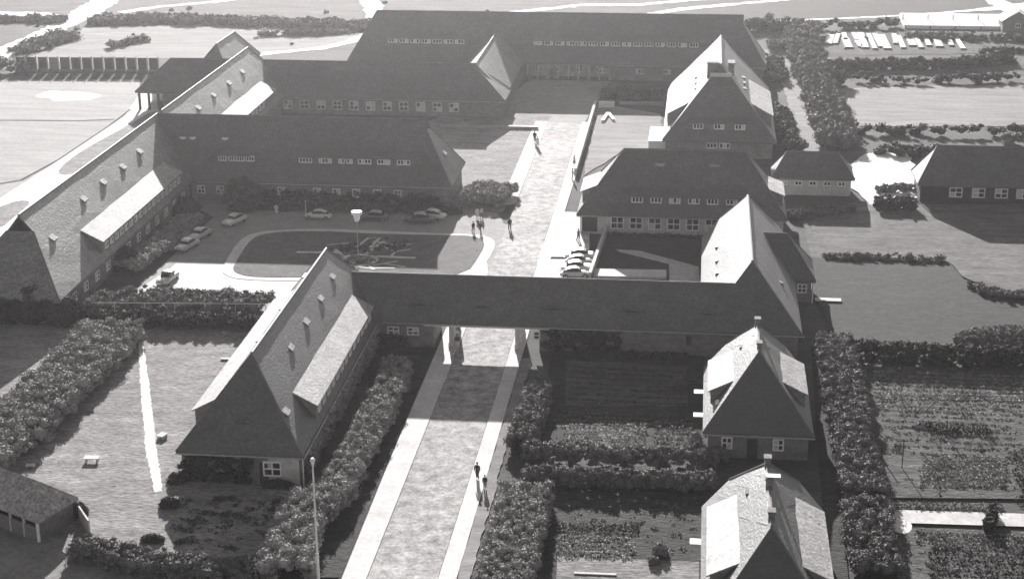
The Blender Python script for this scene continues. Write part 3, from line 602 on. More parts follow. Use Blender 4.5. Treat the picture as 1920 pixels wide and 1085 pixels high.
# ---- kiosk at the bottom left corner
a_, b_, c2 = Vector((-57.0,126.9)), Vector((-55.2,132.0)), Vector((-66.1,131.7))
KI = empty('garden_hut', (a_.x, a_.y, 0), 'low garden hut with a tent-shaped grey roof in the bottom left corner', 'hut')
d2 = c2-a_; d1 = b_-a_; dd = a_+d1+d2; ap1 = a_+d1*.5+d2*.18; ap2 = a_+d1*.5+d2*.8; zt = 4.6
rv = [(*a_, 2.4), (*b_, 2.4), (*dd, 2.4), (*c2, 2.4), (*ap1, zt), (*ap2, zt)]
rv += [(x, y, z-.2) for x, y, z in rv]
wlink('roof', mesh('roof', rv, [(0,1,4), (1,2,5,4), (2,3,5), (3,0,4,5), (7,6,10), (8,7,10,11), (9,8,11), (6,9,11,10), (0,6,7,1), (1,7,8,2), (2,8,9,3), (3,9,6,0)]), KI, M['felt'])
q = [a_+d1*.08+d2*.06, a_+d1*.92+d2*.06, a_+d1*.92+d2*.94, a_+d1*.08+d2*.94]
w_ = MB()
for i in range(4): w_.bar(q[i], q[(i+1) % 4], .2, -.2, 2.3) if i != 3 else w_.bar(q[i], q[(i+1) % 4], .2, -.2, 1.5)
w_.wbuild('wall', M['brick'], KI)
for t_ in (0, .2, .4, .6, .8, 1): p = q[3].lerp(q[0], t_); MB().box(p.x-.12, p.y-.12, 0, p.x+.12, p.y+.12, 2.45).wbuild('post', M['white'] if t_ == 1 else M['render'], KI)
hp = [Vector((-55.4,131.5)), Vector((-53.7,129.9)), Vector((-53.4,129.4))]
tag(MB().bar((-55.3,132.1), (-53.4,129.4), .15, 0, 1.5).build('garden_wall', M['render']), 'short pale wall stub beside the garden hut', 'wall')

# ------------------------------------------------------------ hedges and planting
hedge([(-32.5,170.3), (-32.2,159.8), (-32.4,149.0), (-32.6,139.9), (-33.2,133.3)], 3.0, 2.1, 'long narrow clipped hedge between the gatehouse wing and the left pavement', r=.62, m='leaf_pale')
hedge([(-34.5,137.0), (-34.5,130.6), (-34.1,125.7), (-33.2,122.0)], 4.2, 2.2, 'broad bushy shrub mass around the foot of the white lamp post', m='leaf_pale', r=.8)
blob((-34.8,139.7), 1.2, 1.0, 1.6, 'pale rounded shrub beside the front corner of the west wing', m='leaf_pale', r=.5)
hedge([(-53.0,125.7), (-48.5,124.0), (-43.4,122.8), (-38.6,122.4), (-35.1,123.5)], 2.6, 1.7, 'hedge curving along the bottom edge by the grey lane', r=.6)
hedge([(-16.3,164.9), (-16.3,158.5), (-16.8,150.5)], 2.6, 2.0, 'thick hedge right of the avenue below the gate, upper stretch', r=.6)
blob((-16.4,166.4), 1.6, 1.5, 2.3, 'round bush at the top end of the right avenue hedge', r=.6)
blob((-1.3,169.0), 1.0, .9, 1.7, 'small round bush in the shaded garden by the upper cottage', r=.45)
hedge([(-16.1,149.1), (-12.1,148.8), (-7.4,148.5), (-1.7,148.8), (2.7,148.8)], 1.7, 1.9, 'first crosswise hedge, between the vegetable plot and the second cross hedge', r=.55)
hedge([(-15.5,144.0), (-10.7,143.9), (-5.6,143.9), (-0.1,144.0), (2.7,144.1)], 1.5, 1.7, 'second crosswise hedge, closing the lower garden', r=.5)
hedge([(-15.0,140.0), (-14.9,133.6), (-15.0,127.6), (-15.0,121.2)], 4.6, 2.1, 'widest hedge block between the right pavement and the lower garden', r=.6, m='leaf_pale')
for x, y, s in ((1308,850,1.0), (1350,865,1.2), (1305,828,.8), (1238,1040,.9), (1225,1058,.7)):
    blob((0.8,152.3) if x == 1308 else {1350: (3.0,150.6), 1305: (0.6,155.1), 1238: (-2.3,130.9), 1225: (-2.8,129.1)}[x], s*.8, s*.8, s*1.5,
         {1308: 'bush at the lower left corner of the upper cottage', 1350: 'bush under the front wall of the upper cottage', 1305: 'small pale bush left of the upper cottage', 1238: 'tall pale shrub in the lower garden', 1225: 'low dark shrub in the lower garden'}[x],
         m='leaf_pale' if x in (1305, 1238) else 'leaf', r=.4, leaf=.2)
hedge([(16.1,182.9), (16.1,171.9), (16.1,160.4), (16.1,151.3), (16.3,142.1)], 4.0, 2.0, 'long thick hedge east of the cottages, main stretch', r=.72)
hedge([(16.1,140.4), (16.1,134.7), (16.0,127.1)], 4.0, 2.0, 'thick hedge east of the nearest cottage, lower stretch', r=.72)
hedge([(17.5,179.7), (24.0,179.0), (31.0,178.7), (39.2,178.9), (44.9,178.8)], 1.8, 2.2, 'straight hedge between the right lawn and the kitchen gardens', r=.58, m='leaf_dark')
blob((36.6,186.1), 6.5, 3.6, 2.0, 'large rounded shrub bed on the right lawn, cut by the frame', r=.6)
hedge([(35.0,206.3), (36.5,203.3), (39.5,202.2), (45.5,203.2)], 1.6, .8, 'low curved edging of shrubs round the upper corner of the right lawn', r=.5, leaf=.28, dens=16, m='leaf')
hedge([(17.1,216.4), (22.4,216.4), (28.0,216.1), (33.2,216.1)], 1.6, .55, 'loose border of low plants along the top of the right lawn', r=.45, jit=.6, m='leaf', dens=16, leaf=.28)
hedge([(26.1,240.6), (31.8,241.1)], 2.6, 1.7, 'squat dark hedge block beside the sandy yard', r=.6, m='leaf_dark', dens=14, leaf=.3)
hedge([(27.1,249.3), (32.9,251.0)], 1.4, 1.1, 'small low hedge above the squat one by the sandy yard', r=.5, dens=14, leaf=.3)
hedge([(13.3,234.5), (17.2,236.2), (22.8,239.5)], 2.2, 1.1, 'scrubby planting in front of the small outhouse', r=.5, dens=14, leaf=.3, m='leaf')
# middle
hedge([(-34.5,240.8), (-27.7,239.6)], 8.5, 1.8, 'large square shrub block beside the left pavement at the courtyard entrance', r=.7, m='leaf_pale', dens=16, leaf=.3)
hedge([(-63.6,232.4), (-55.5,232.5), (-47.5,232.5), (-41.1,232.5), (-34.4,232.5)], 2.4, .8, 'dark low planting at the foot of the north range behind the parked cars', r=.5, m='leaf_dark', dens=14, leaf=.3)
blob((-67.1,232.0), 3.0, 2.4, 5.2, 'dark creeper covered tree against the middle of the courtyard range', r=.9, m='leaf_dark', dens=14, leaf=.34, name='tree', cat='tree')
hedge([(-74.5,200.8), (-73.5,207.7), (-72.4,216.2), (-72.6,223.9)], 3.6, 1.6, 'line of shrubs between the west wing and the parked cars', r=.6, m='leaf_pale', dens=16, leaf=.3)
blob((-76.3,204.0), 3.0, 3.2, 2.8, 'dark shrub at the lower end of the west wing shrubbery', r=.7, m='leaf_dark', dens=16, leaf=.3)
blob((-75.2,229.1), 2.6, 3.0, 2.6, 'dark shrub in the inner corner of the courtyard', r=.7, m='leaf_dark', dens=16, leaf=.3)
hedge([(-74.0,186.4), (-68.4,187.9), (-62.3,188.1), (-56.9,188.1), (-51.7,187.6)], 5.0, 2.0, 'broad double hedge closing the courtyard towards the front lawn', r=.75, dens=16, leaf=.28)
hedge([(-71.0,182.0), (-63.8,182.3), (-57.3,182.5), (-51.4,182.4)], 2.4, 1.6, 'dark lower hedge along the top of the front lawn', r=.6, m='leaf_dark', dens=16, leaf=.28)
hedge([(-68.1,178.3), (-67.7,170.1), (-67.9,159.9), (-68.4,150.6), (-69.6,140.3)], 7.5, 2.1, 'wide rambling hedge running diagonally down the left lawn', r=.85, dens=15, leaf=.28, m='leaf_pale')
for x, y, rx, h, l in ((20,590,4,4.2,'leftmost dark tree before the west wing end wall'), (65,598,3.6,4.8,'middle dark tree before the west wing end wall'), (115,600,3.2,3.6,'rightmost dark tree before the west wing end wall'), ):
    p = {20: (-83.0,183.4), 65: (-79.6,183.0), 115: (-76.5,182.6)}[x]; blob(p, rx, 2.6, h, l, r=.9, m='leaf_dark', dens=14, leaf=.34, name='tree', cat='tree')
blob((-48.9,140.6), .9, .8, 1.2, 'dark bush at the left front corner of the gatehouse wing', r=.4, m='leaf_dark', leaf=.2)
blob((-48.0,135.6), 1.0, .9, 1.1, 'dark ragged bush at the lawn edge below the gatehouse wing', r=.4, m='leaf_dark', leaf=.2)
blob((-47.4,128.8), 1.1, .7, .8, 'low dark bush near the bottom hedge', r=.35, m='leaf_dark', leaf=.2)
blob((-38.9,140.5), 1.6, .7, 1.0, 'low dark bush under the front window of the gatehouse wing', r=.4, m='leaf_dark', leaf=.2)
blob((-56.2,133.1), 1.3, 1.1, 1.5, 'dark climber heaped on the side of the garden hut', r=.45, m='leaf_dark', leaf=.2)
blob((-34.5,180.1), 2.0, 2.5, 1.6, 'dark bush in front of the left gate range windows', r=.6, m='leaf_dark')
hedge([(-11.7,177.5), (-7.2,177.3), (-0.5,177.3)], 1.0, .7, 'low planting along the wall of the gate range', r=.35, m='leaf_dark', leaf=.22)
# far hedges
hedge([(23.4,383.1), (21.0,364.0), (21.6,341.3), (22.2,316.4), (22.7,294.8), (23.0,273.9)], 6.2, 2.6, 'tall thick hedge running away behind the outhouse', r=1.1, dens=9, leaf=.42, m='leaf')
hedge([(24.7,339.9), (36.1,342.5), (50.2,344.7), (64.0,351.3)], 2.6, 1.9, 'dark straight hedge below the cold frames', r=.75, dens=9.9, leaf=.45, m='leaf_dark')
hedge([(24.4,326.1), (27.9,325.5)], 4.4, 2.8, 'dark clump at the near end of the second field hedge', r=.75, dens=9.9, leaf=.45, m='leaf_dark')
hedge([(29.8,330.6), (38.0,329.3), (44.6,328.8)], 1.8, 1.3, 'ragged field hedge above the pale meadow, left piece', r=.7, dens=9.9, leaf=.36, m='leaf_dark')
hedge([(45.8,330.4), (54.7,331.6), (62.3,333.3)], 1.9, 1.4, 'ragged field hedge above the pale meadow, right piece', r=.7, dens=9.9, leaf=.36, m='leaf_dark')
hedge([(25.7,286.3), (31.9,286.9), (39.0,287.5)], 1.8, 1.5, 'ragged hedge below the pale meadow, left piece', r=.8, dens=9, leaf=.4, m='leaf_dark')
hedge([(40.0,286.8), (47.3,287.5), (59.4,290.0)], 2.0, 1.6, 'ragged hedge below the pale meadow, right piece', r=.8, dens=9, leaf=.4, m='leaf_dark')
hedge([(29.4,274.1), (34.0,272.4), (39.3,273.6)], 3.0, 1.4, 'low dark scrub just above the sandy yard', r=.8, dens=9, leaf=.4, m='leaf_dark')
hedge([(50.9,281.8), (57.9,281.7)], 2.4, 1.8, 'pale bushes behind the long bungalow roof', r=.8, dens=9, leaf=.4, m='leaf')
hedge([(9.9,383.4), (16.0,383.9), (21.4,384.3)], 3, 2.6, 'dark boundary hedge between the far roof and the tall hedge', r=1, dens=8, leaf=.45, m='leaf_dark')
hedge([(25.1,386.0), (34.3,388.0), (45.5,391.6)], 2.2, 1.8, 'dark boundary hedge behind the cold frames', r=1, dens=8, leaf=.45, m='leaf_dark')
hedge([(14.1,362.2), (19.8,361.5)], 6, 1.6, 'patch of low garden scrub right of the far roof', r=.8, dens=8, leaf=.42, m='scrub')
hedge([(45.1,377.0), (56.7,376.7), (72.6,375.4)], 2.4, 1.2, 'low dark border in front of the white greenhouse', r=.8, dens=8, leaf=.4, m='leaf')
hedge([(59.0,361.1), (72.9,364.5)], 2, 1.0, 'scrub right of the cold frames', r=.8, dens=8, leaf=.42, m='leaf_dark')
hedge([(13.7,300.2), (14.7,290.1), (14.7,278.6), (15.7,270.8)], 3.2, 1.8, 'dark bushes at the foot of the tall house, east side', r=.8, dens=9, leaf=.38, m='leaf_dark')
hedge([(14.7,346.1), (14.8,325.4)], 3.4, 1.6, 'dark bushes beside the yard right of the far roof', r=.8, dens=8, leaf=.4, m='leaf_dark')
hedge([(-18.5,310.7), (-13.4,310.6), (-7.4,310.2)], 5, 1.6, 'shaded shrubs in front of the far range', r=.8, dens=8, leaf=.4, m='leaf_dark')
hedge([(-144.3,382.5), (-128.8,385.1), (-108.9,383.8), (-89.0,381.2), (-77.5,380.7)], 7, 1.0, 'long band of heath scrub across the top left', r=1.1, dens=5, leaf=.7, m='scrub')
hedge([(-172.5,381.8), (-159.6,382.8), (-150.9,383.4)], 4, 1.0, 'heath scrub band left of the forked path', r=1.0, dens=5, leaf=.7, m='scrub')
hedge([(-101.2,369.4), (-91.5,370.2), (-79.8,373.7)], 2, .7, 'thin line of scrub left of the winding path', r=1.1, dens=4, leaf=.6, m='scrub')
hedge([(-147.2,345.6), (-145.8,354.3), (-143.4,366.1)], 6, 1.0, 'scrub patch beside the forked path', r=1.3, dens=4, leaf=.6, m='scrub')
hedge([(-129.6,351.9), (-127.1,357.0), (-124.2,361.1)], 2.5, 1.0, 'dark tuft line on the pale heath', r=.9, dens=5, leaf=.5, m='scrub')
hedge([(-149.0,321.9), (-141.5,325.7), (-137.5,327.1)], 4, 2.2, 'bushes at the left end of the sports field fence', r=1.1, dens=7, leaf=.5, m='leaf')
cen = []; rad = []
for _ in range(200):
    p = (rng.uniform(-190, 60), rng.uniform(352, 620)); cen.append((p[0], p[1], .1)); rad.append(rng.uniform(.3, 1.0))
tag(link('heath_tufts', leafmesh('heath_tufts', cen, rad, 4, .6, .5), mat=M['scrub']), 'scattered heather tufts over the open country', 'heather', kind='stuff')
# vegetable rows
def rows(a, b, c, n, label, m='leaf', r=.28, h=.4, gap=.2, skip=.1):
    a, b, c = Vector(a), Vector(b), Vector(c); cen, rad = [], []; r *= .74; n = int(n*1.5)
    for i in range(n):
        o = (c-a)*(i/(max(1, n-1))); L = (b-a).length; k = int(L/(r*1.3))
        for j in range(k):
            if rng.random() < skip: continue
            p = a+o+(b-a)*((j+rng.random()*.5)/k); cen.append((p.x+rng.normal()*.04, p.y+rng.normal()*.05, h*.4)); rad.append(r*(.6+.7*rng.random()))
    return tag(link('vegetable_rows', leafmesh('vegetable_rows', cen, rad, 34, .17, .9, False), mat=M[m]), label, 'vegetables', kind='stuff')
rows((-12.7,157.5), (-4.4,158.3), (-12.8,151.2), 7, 'pale leafy rows in the vegetable plot of the upper garden', 'straw', .3)
rows((-9.4,156.2), (-6.2,156.5), (-9.4,151.3), 6, 'brightest leafy block of the upper vegetable plot', 'straw', .3)
rows((-3.8,159.1), (0.3,159.1), (-3.3,151.9), 5, 'grey leafy rows left of the upper cottage', 'leaf_pale', .3)
rows((-14.0,160.8), (-0.8,160.7), (-13.8,158.8), 2, 'thin row of plants above the upper vegetable plot', 'leaf', .3)
rows((-13.6,173.7), (-1.1,173.3), (-13.1,164.5), 5, 'faint rows in the large shaded bed', 'leaf_dark', .22, .25)
rows((-11.5,133.1), (-4.6,133.4), (-11.2,129.5), 4, 'upright pale rows in the lower garden', 'straw', .28)
rows((-11.7,135.5), (-4.3,135.7), (-11.6,133.9), 2, 'dark row above the pale rows of the lower garden', 'leaf', .28)
rows((22.8,153.0), (31.1,153.8), (21.8,146.6), 7, 'seven straight rows in the right kitchen garden', 'leaf_pale', .3, .45, skip=.05)
rows((20.1,175.4), (36.2,175.4), (19.2,164.8), 7, 'uneven rows at the top of the right kitchen garden', 'leaf_pale', .3)
rows((20.1,169.0), (35.3,169.9), (20.0,167.8), 2, 'pale row across the right kitchen garden', 'straw', .25)
rows((23.7,161.1), (30.1,160.9), (24.1,159.5), 2, 'dark bushy row in the right kitchen garden', 'leaf_dark', .5, .8)
rows((19.2,142.9), (28.9,143.3), (19.3,141.8), 2, 'border plants above the garden path', 'leaf', .3)
rows((20.4,137.0), (30.2,137.1), (20.2,135.1), 2, 'border plants below the garden path', 'leaf', .35)
rows((21.1,134.2), (29.7,134.1), (20.4,126.6), 6, 'rows in the garden below the path', 'leaf_dark', .3)
rows((31.5,154.7), (36.4,155.2), (30.6,144.6), 6, 'tangled plants at the right end of the kitchen garden', 'leaf_dark', .45, .7)
rows((14.4,372.7), (20.9,373.2), (14.4,352.9), 6, 'rows of plants right of the far roof', 'leaf', .7, .7)
hedge([(26.7,137.8), (27.8,141.6)], .8, 1.2, 'slim dark shrub standing on the garden path', r=.35, name='shrub', cat='shrub', m='leaf_dark')

def scatter(pts, n, label, m='leaf', r0=.12, r1=.4, squash=.7, nm='ground_plants', cat='plants'):
    pts = [Vector(p) for p in pts]; tri = tessellate_polygon([[Vector((p.x, p.y, 0)) for p in pts]]); ar = [abs((pts[b]-pts[a]).cross(pts[c]-pts[a])) for a, b, c in tri]
    ar = np.array(ar)/sum(ar); cen, rad = [], []
    # a few loose drifts rather than an even spread
    for _ in range(n):
        a, b, c = tri[int(rng.choice(len(tri), p=ar))]; u, v = rng.random(2)
        if u+v > 1: u, v = 1-u, 1-v
        p = pts[a]+(pts[b]-pts[a])*u+(pts[c]-pts[a])*v; k = rng.integers(1, 6); r = r0+(r1-r0)*rng.random()**2
        for j in range(k): cen.append((p.x+rng.normal()*r*1.8, p.y+rng.normal()*r*.7, r*.4)); rad.append(r*(.6+.6*rng.random()))
    return tag(link(nm, leafmesh(nm, cen, rad, 30, .17, squash, False), mat=M[m]), label, cat, kind='stuff')
scatter([(19.4,176.9), (36.5,177.0), (35.0,145.1), (18.8,144.6)], 210, 'weeds and young crops scattered over the right kitchen garden', 'leaf')
scatter([(19.4,176.9), (36.5,177.0), (35.0,145.1), (18.8,144.6)], 80, 'paler crops scattered over the right kitchen garden', 'leaf_pale', .1, .3)
scatter([(19.0,137.0), (32.6,137.4), (30.8,127.7), (19.3,126.5)], 110, 'mixed plants in the garden below the garden path', 'leaf')
scatter([(-15.1,173.6), (0.1,175.0), (0.4,152.3), (-13.1,151.5)], 130, 'mixed low plants filling the upper shaded garden', 'leaf', .1, .32)
scatter([(-12.4,140.8), (0.5,141.6), (0.6,130.2), (-11.5,129.9)], 100, 'mixed low plants filling the lower garden', 'leaf', .1, .32)
scatter([(-71.0,178.3), (-49.8,178.6), (-51.6,151.0), (-46.9,129.3), (-53.6,128.7), (-60.3,133.3)], 260, 'small tufts and daisies in the front lawn', 'leaf_pale', .05, .14, .5)
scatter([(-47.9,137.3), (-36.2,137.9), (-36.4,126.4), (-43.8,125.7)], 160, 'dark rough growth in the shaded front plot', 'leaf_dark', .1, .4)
rows((19.9,163.5), (33.2,163.4), (19.3,154.1), 5, 'broken rows in the middle of the right kitchen garden', 'leaf', .26, .35, skip=.35)
# ------------------------------------------------------------ open garden furniture, walls, fences
def slab(p, w_, d, h, rz, label, cat='bench', nm='garden_bench'):
    e = empty(nm, (p[0], p[1], 0), label, cat, 'pale benches on the lawns', rz)
    MB().box(-w_/2, -d/2, h-.08, w_/2, d/2, h).build('seat', M['concrete'], e)
    for s in (-1, 1): MB().box(s*w_*.36-.08, -d*.4, 0, s*w_*.36+.08, d*.4, h-.08).build('leg', M['concrete'], e)
slab((-58.6,144.4), 1.5, .8, .55, .1, 'pale stone bench left of the white gravel line', )
slab((-53.4,150.5), .75, 1.0, .5, -.3, 'pale stone bench right of the white gravel line')
slab((-52.8,172.2), 1.3, .5, .3, 0, 'thin white bench beside the long white roof slope')
slab((-64.2,142.6), .9, .6, .3, .2, 'small pale bench by the diagonal hedge, above the hut')
slab((16.5,198.8), 3.2, 1.1, .35, 0, 'long bright white table on the right lawn', 'table', 'garden_table')
slab((17.1,141.4), .5, .9, .5, 0, 'small white box seat beside the eastern hedge')
slab((-7.7,126.6), 3.6, .3, .25, .02, 'long low white plank in the lower garden')
def picket_wall(a, b, w_, h, label, m='render', nm='garden_wall', cat='wall'):
    tag(MB().bar(a, b, w_, -.2, h).bar(a, b, w_+.12, h+.002, h+.1).build(nm, M[m]), label, cat)
picket_wall((-19.4,303.8), (-19.4,255.0), .35, 1.1, 'low wall along the avenue right side, far stretch')
picket_wall((-18.8,302.6), (-15.8,302.8), .3, 1.2, 'short white wall at the far end of the avenue wall', 'white')
picket_wall((-12.6,225.0), (-13.5,203.3), .3, 1.3, 'garden wall running down from the double row house to the gate range')
picket_wall((-46.1,284.8), (-28.2,285.1), .12, .5, 'thin low rail wall across the far lawn', 'metal')
picket_wall((-15.2,306.0), (-6.8,305.8), .12, .5, 'thin rail in front of the far range', 'metal')
tag(MB().bar((-16.7,297.6), (-17.3,291.3), .5, 0, .5).bar((-16.7,297.6), (-15.4,292.3), .5, 0, .5).build('stone_kerb', M['white']), 'white angled kerb stone on the far garden', 'kerb')
# sports field fence
FE = empty('fence', ((-136.0,317.8)[0], (-136.0,317.8)[1], 0), 'dark board fence with tall pale posts behind the sports field', 'fence')
A, B = Vector((-140.4,325.8)), Vector((-110.3,327.2))
n = 13
for i in range(n+1):
    p = A.lerp(B, i/n); MB().box(p.x-.08, p.y-.4, 0, p.x+.08, p.y-.25, 3.3).wbuild('post', M['render'], FE)
    if i < n:
        q = A.lerp(B, (i+1)/n); MB().bar((p.x+.25, p.y), (q.x-.25, q.y), .15, .3, 3.0).wbuild('panel', M['dark'] if i != 3 else M['brick'], FE)
MB().bar(A, B, .3, 0, .6).wbuild('plinth', M['brick'], FE)
# wire fence and posts in the courtyard hedge
RL = empty('railing', (*(-73.8,184.1), 0), 'thin pale handrail through the courtyard hedge', 'railing')
MB().tube((*(-73.8,184.1), 2.1), (*(-51.6,185.7), 2.1), .05).wbuild('rail', M['white'], RL)
for k in range(7): p = Vector((-73.8,184.1)).lerp(Vector((-51.6,185.7)), k/6); MB().tube((*p, 0), (*p, 2.1), .05).wbuild('post', M['white'], RL)

# cold frames and greenhouse
fr = [(27.2, 367.5, 28.6, 378.3), (28.8, 368.2, 30.3, 379.7), (31.4, 372.2, 31.6, 381.2), (31.5, 363.6, 31.4, 374.7), (33.9, 372.4, 33.8, 381.3), (34.1, 365.0, 33.7, 371.1), (34.9, 363.9, 35.2, 381.4), (36.9, 362.8, 37.0, 380.3), (38.4, 365.4, 38.4, 380.4), (39.6, 363.1, 39.7, 379.2), (42.0, 369.3, 42.7, 380.7), (43.1, 364.5, 43.4, 378.2), (45.4, 367.1, 45.7, 378.4), (46.9, 364.8, 47.1, 375.9), (48.9, 367.4, 49.2, 376.1), (51.0, 366.4, 51.4, 375.0), (53.7, 367.8, 54.4, 380.3), (55.7, 364.3, 55.9, 377.9)]
ORD = 'first second third fourth fifth sixth seventh eighth ninth tenth eleventh twelfth thirteenth fourteenth fifteenth sixteenth seventeenth eighteenth'.split()
for i, (x0, y0, x1, y1) in enumerate(fr):
    e = empty('cold_frame', (x0, y0, 0), 'glass-topped cold frame, %s from the left in the allotment field' % ORD[i], 'cold frame', 'cold frames in the allotment field')
    a, b = Vector((0, 0)), Vector((x1-x0, y1-y0)); ww = 1.2 if i % 3 else 1.8
    MB().bar(a, b, ww, 0, .35).build('frame', M['brick'], e); MB().bar(a, b, ww-.25, .36, .42).build('lid', M[('felt', 'render', 'white')[i % 3]], e)
GR = empty('greenhouse', (*(45.9,390.3), 0), 'long low white greenhouse at the top right', 'greenhouse')
ga, gb = Vector((46.0,388.9)), Vector((68.7,390.7)); L_ = gb.x-ga.x
gv = [(ga.x, ga.y, 0), (gb.x, ga.y, 0), (gb.x, ga.y+13, 0), (ga.x, ga.y+13, 0), (ga.x, ga.y, .8), (gb.x, ga.y, .8), (gb.x, ga.y+13, 1.2), (ga.x, ga.y+13, 1.2), (ga.x, ga.y+10, 1.9), (gb.x, ga.y+10, 1.9)]
wlink('wall', mesh('wall', gv[:8], [(0,1,5,4), (1,2,6,5), (2,3,7,6), (3,0,4,7)]), GR, M['white'])
wlink('roof', mesh('roof', [(x, y, z+.01) for x, y, z in gv[4:]], [(0,1,5,4), (3,2,5,4), (0,4,3), (1,2,5)], False), GR, M['white'])
for k in range(5): x = ga.x+L_*k/4; MB().box(x-.12, ga.y-.1, 0, x+.12, ga.y-.02, .8).box(x-.1, ga.y+5, 1.2, x+.1, ga.y+5.4, 2.4).wbuild('rib', M['brick'], GR)
HT = empty('shed', (*(70.8,386.9), 0), 'small gabled shed with a white roof at the right end of the greenhouse', 'shed')
sx, sy = (70.6,385.5)
MB().box(sx-3.4, sy, 0, sx+3.4, sy+6, 2.6).wbuild('wall', M['brick'], HT)
MB().add([(sx-3.8, sy-.4, 2.4), (sx, sy-.4, 5), (sx+3.8, sy-.4, 2.4), (sx-3.8, sy+6.4, 2.4), (sx, sy+6.4, 5), (sx+3.8, sy+6.4, 2.4), (sx-3.8, sy-.4, 2.6), (sx, sy-.4, 5.2), (sx+3.8, sy-.4, 2.6), (sx-3.8, sy+6.4, 2.6), (sx, sy+6.4, 5.2), (sx+3.8, sy+6.4, 2.6)],
  [(6,7,10,9), (7,8,11,10), (0,3,4,1), (1,4,5,2), (0,1,7,6), (1,2,8,7), (3,9,10,4), (4,10,11,5), (0,6,9,3), (2,5,11,8)]).wbuild('roof', M['felt'], HT)
MB().add([(sx-3.4, sy-.001, 2.6), (sx+3.4, sy-.001, 2.6), (sx, sy-.001, 4.8)], [(0,1,2)]).wbuild('gable', M['brick'], HT)
window(HT, sx, sy-.05, 1.6, 0, 1.2, 1.0, 2, 1)

# ------------------------------------------------------------ street lamps and poles
LP = empty('street_lamp', (*(-30.8,122.3), 0), 'tall white lamp post with a small lantern at the bottom hedge', 'street lamp')
MB().tube((0, 0, 0), (0, 0, 3.2), .15, .13).tube((0, 0, 3.2), (0, 0, 11.3), .1, .07).build('pole', M['white'], LP)
MB().tube((0, 0, 11.3), (0, 0, 11.75), .1, .2).tube((0, 0, 11.75), (0, 0, 11.95), .24, .12).build('lantern', M['white'], LP)
LC = empty('lamp_post', (*(-44.9,208.7), 0), 'slim dark post with a white funnel shaped lantern in the middle of the flower bed', 'lamp post')
MB().tube((0, 0, 0), (0, 0, 5.8), .07, .05).build('pole', M['metal'], LC)
MB().tube((0, 0, 5.8), (0, 0, 6.8), .32, .55, 12).build('lantern_shade', M['white'], LC)
MB().tube((0, 0, 6.8), (0, 0, 7.15), .78, .72, 12).build('lantern_top', M['white'], LC)
q = (-57.1,230.2); tag(MB().tube((q[0], q[1], 0), (q[0], q[1], 2.0), .1, .07).tube((q[0], q[1], 2.0), (q[0], q[1], 2.15), .13, .04).build('marker_post', M['render']), 'pale marker post behind the small light car', 'post')
PL = empty('utility_pole', (*(20.5,150.6), 0), 'thin dark pole in the right kitchen garden', 'pole')
MB().tube((0, 0, 0), (0, 0, 3.2), .05).build('pole', M['dark'], PL); MB().tube((-.4, 0, 3.0), (.4, 0, 3.0), .04).build('crossbar', M['dark'], PL)
for i, (a, l) in enumerate((((18.7,152.8), 'thin garden post nearest the eastern hedge'), ((25.7,158.4), 'thin garden post above the straight rows'))):
    tag(MB().tube((*a, 0), (*a, 2.0), .06).build('garden_post', M['dark']), l, 'post')
# flower bed in the oval: ring and paths
fc = (-45.0,209.2)
def ring(cx, cy, r0, r1, ry, n=40):
    vs = [(cx+r*math.cos(2*math.pi*i/n), cy+r*ry*math.sin(2*math.pi*i/n), .2) for r in (r0, r1) for i in range(n)]
    me = mesh('flower_bed_ring', vs, [(i, (i+1) % n, n+(i+1) % n, n+i) for i in range(n)], False); bm = bmesh.new(); bm.from_mesh(me)
    for f in bm.faces:
        f.normal_update()
        if f.normal.z < 0: f.normal_flip()
    bm.to_mesh(me); bm.free(); return tag(link('flower_bed_ring', me, mat=M['render']), kind='structure')
ring(fc[0], fc[1], 2.0, 2.7, 1.0)
def bedpath(pts, w_=.6): 
    o = strip('flower_bed_path', pts, w_, M['render']); o.location.z = .2-LV[0]+.004*len(pts)*.2+LV[0]*.05
bedpath([(-44.4,212.0), (-44.0,214.5), (-43.1,217.7)]); bedpath([(-46.4,214.7), (-45.6,219.0), (-44.0,219.4), (-44.5,214.9)], .5)
bedpath([(-42.9,211.0), (-37.5,210.8)], .8); bedpath([(-54.1,211.8), (-48.0,212.2)], .8); bedpath([(-43.4,216.0), (-40.7,213.3), (-40.9,211.4)], .4)
bedpath([(-45.0,206.5), (-43.1,206.0), (-39.5,206.3)], .5); bedpath([(-42.6,207.2), (-39.7,209.2)], .4); bedpath([(-50.7,215.3), (-47.8,216.5)], .4)
for pl, wd in (([(-49.1,213.5), (-47.8,211.3), (-46.3,208.6)], .5), ([(-44.6,217.6), (-41.2,216.2), (-39.2,216.8)], .4), ([(-40.7,213.3), (-38.8,214.5)], .4), ([(-43.4,207.5), (-42.2,205.4)], .5), ([(-46.8,206.8), (-50.1,208.3)], .4), ([(-41.3,208.0), (-38.2,206.9)], .35)): bedpath(pl, wd)
cen = [(fc[0]+rng.normal()*1.0, fc[1]+rng.normal()*1.0, .3) for _ in range(26)]
tag(link('flower_bed', leafmesh('flower_bed', cen, [.35]*26, 18, .25), mat=M['leaf_pale']), 'round flower bed in the middle of the oval lawn', 'flower bed', kind='stuff')
for k, (pp, l) in enumerate((((-41.7,215.9), 'right'), ((-47.6,214.1), 'left'))):
    cen = [(pp[0]+rng.normal()*1.6, pp[1]+rng.normal()*1.3, .25) for _ in range(22)]
    tag(link('flower_border', leafmesh('flower_border', cen, [.3]*22, 18, .25), mat=M['leaf_dark']), 'low dark planting on the %s of the round flower bed' % l, 'flower bed', kind='stuff')

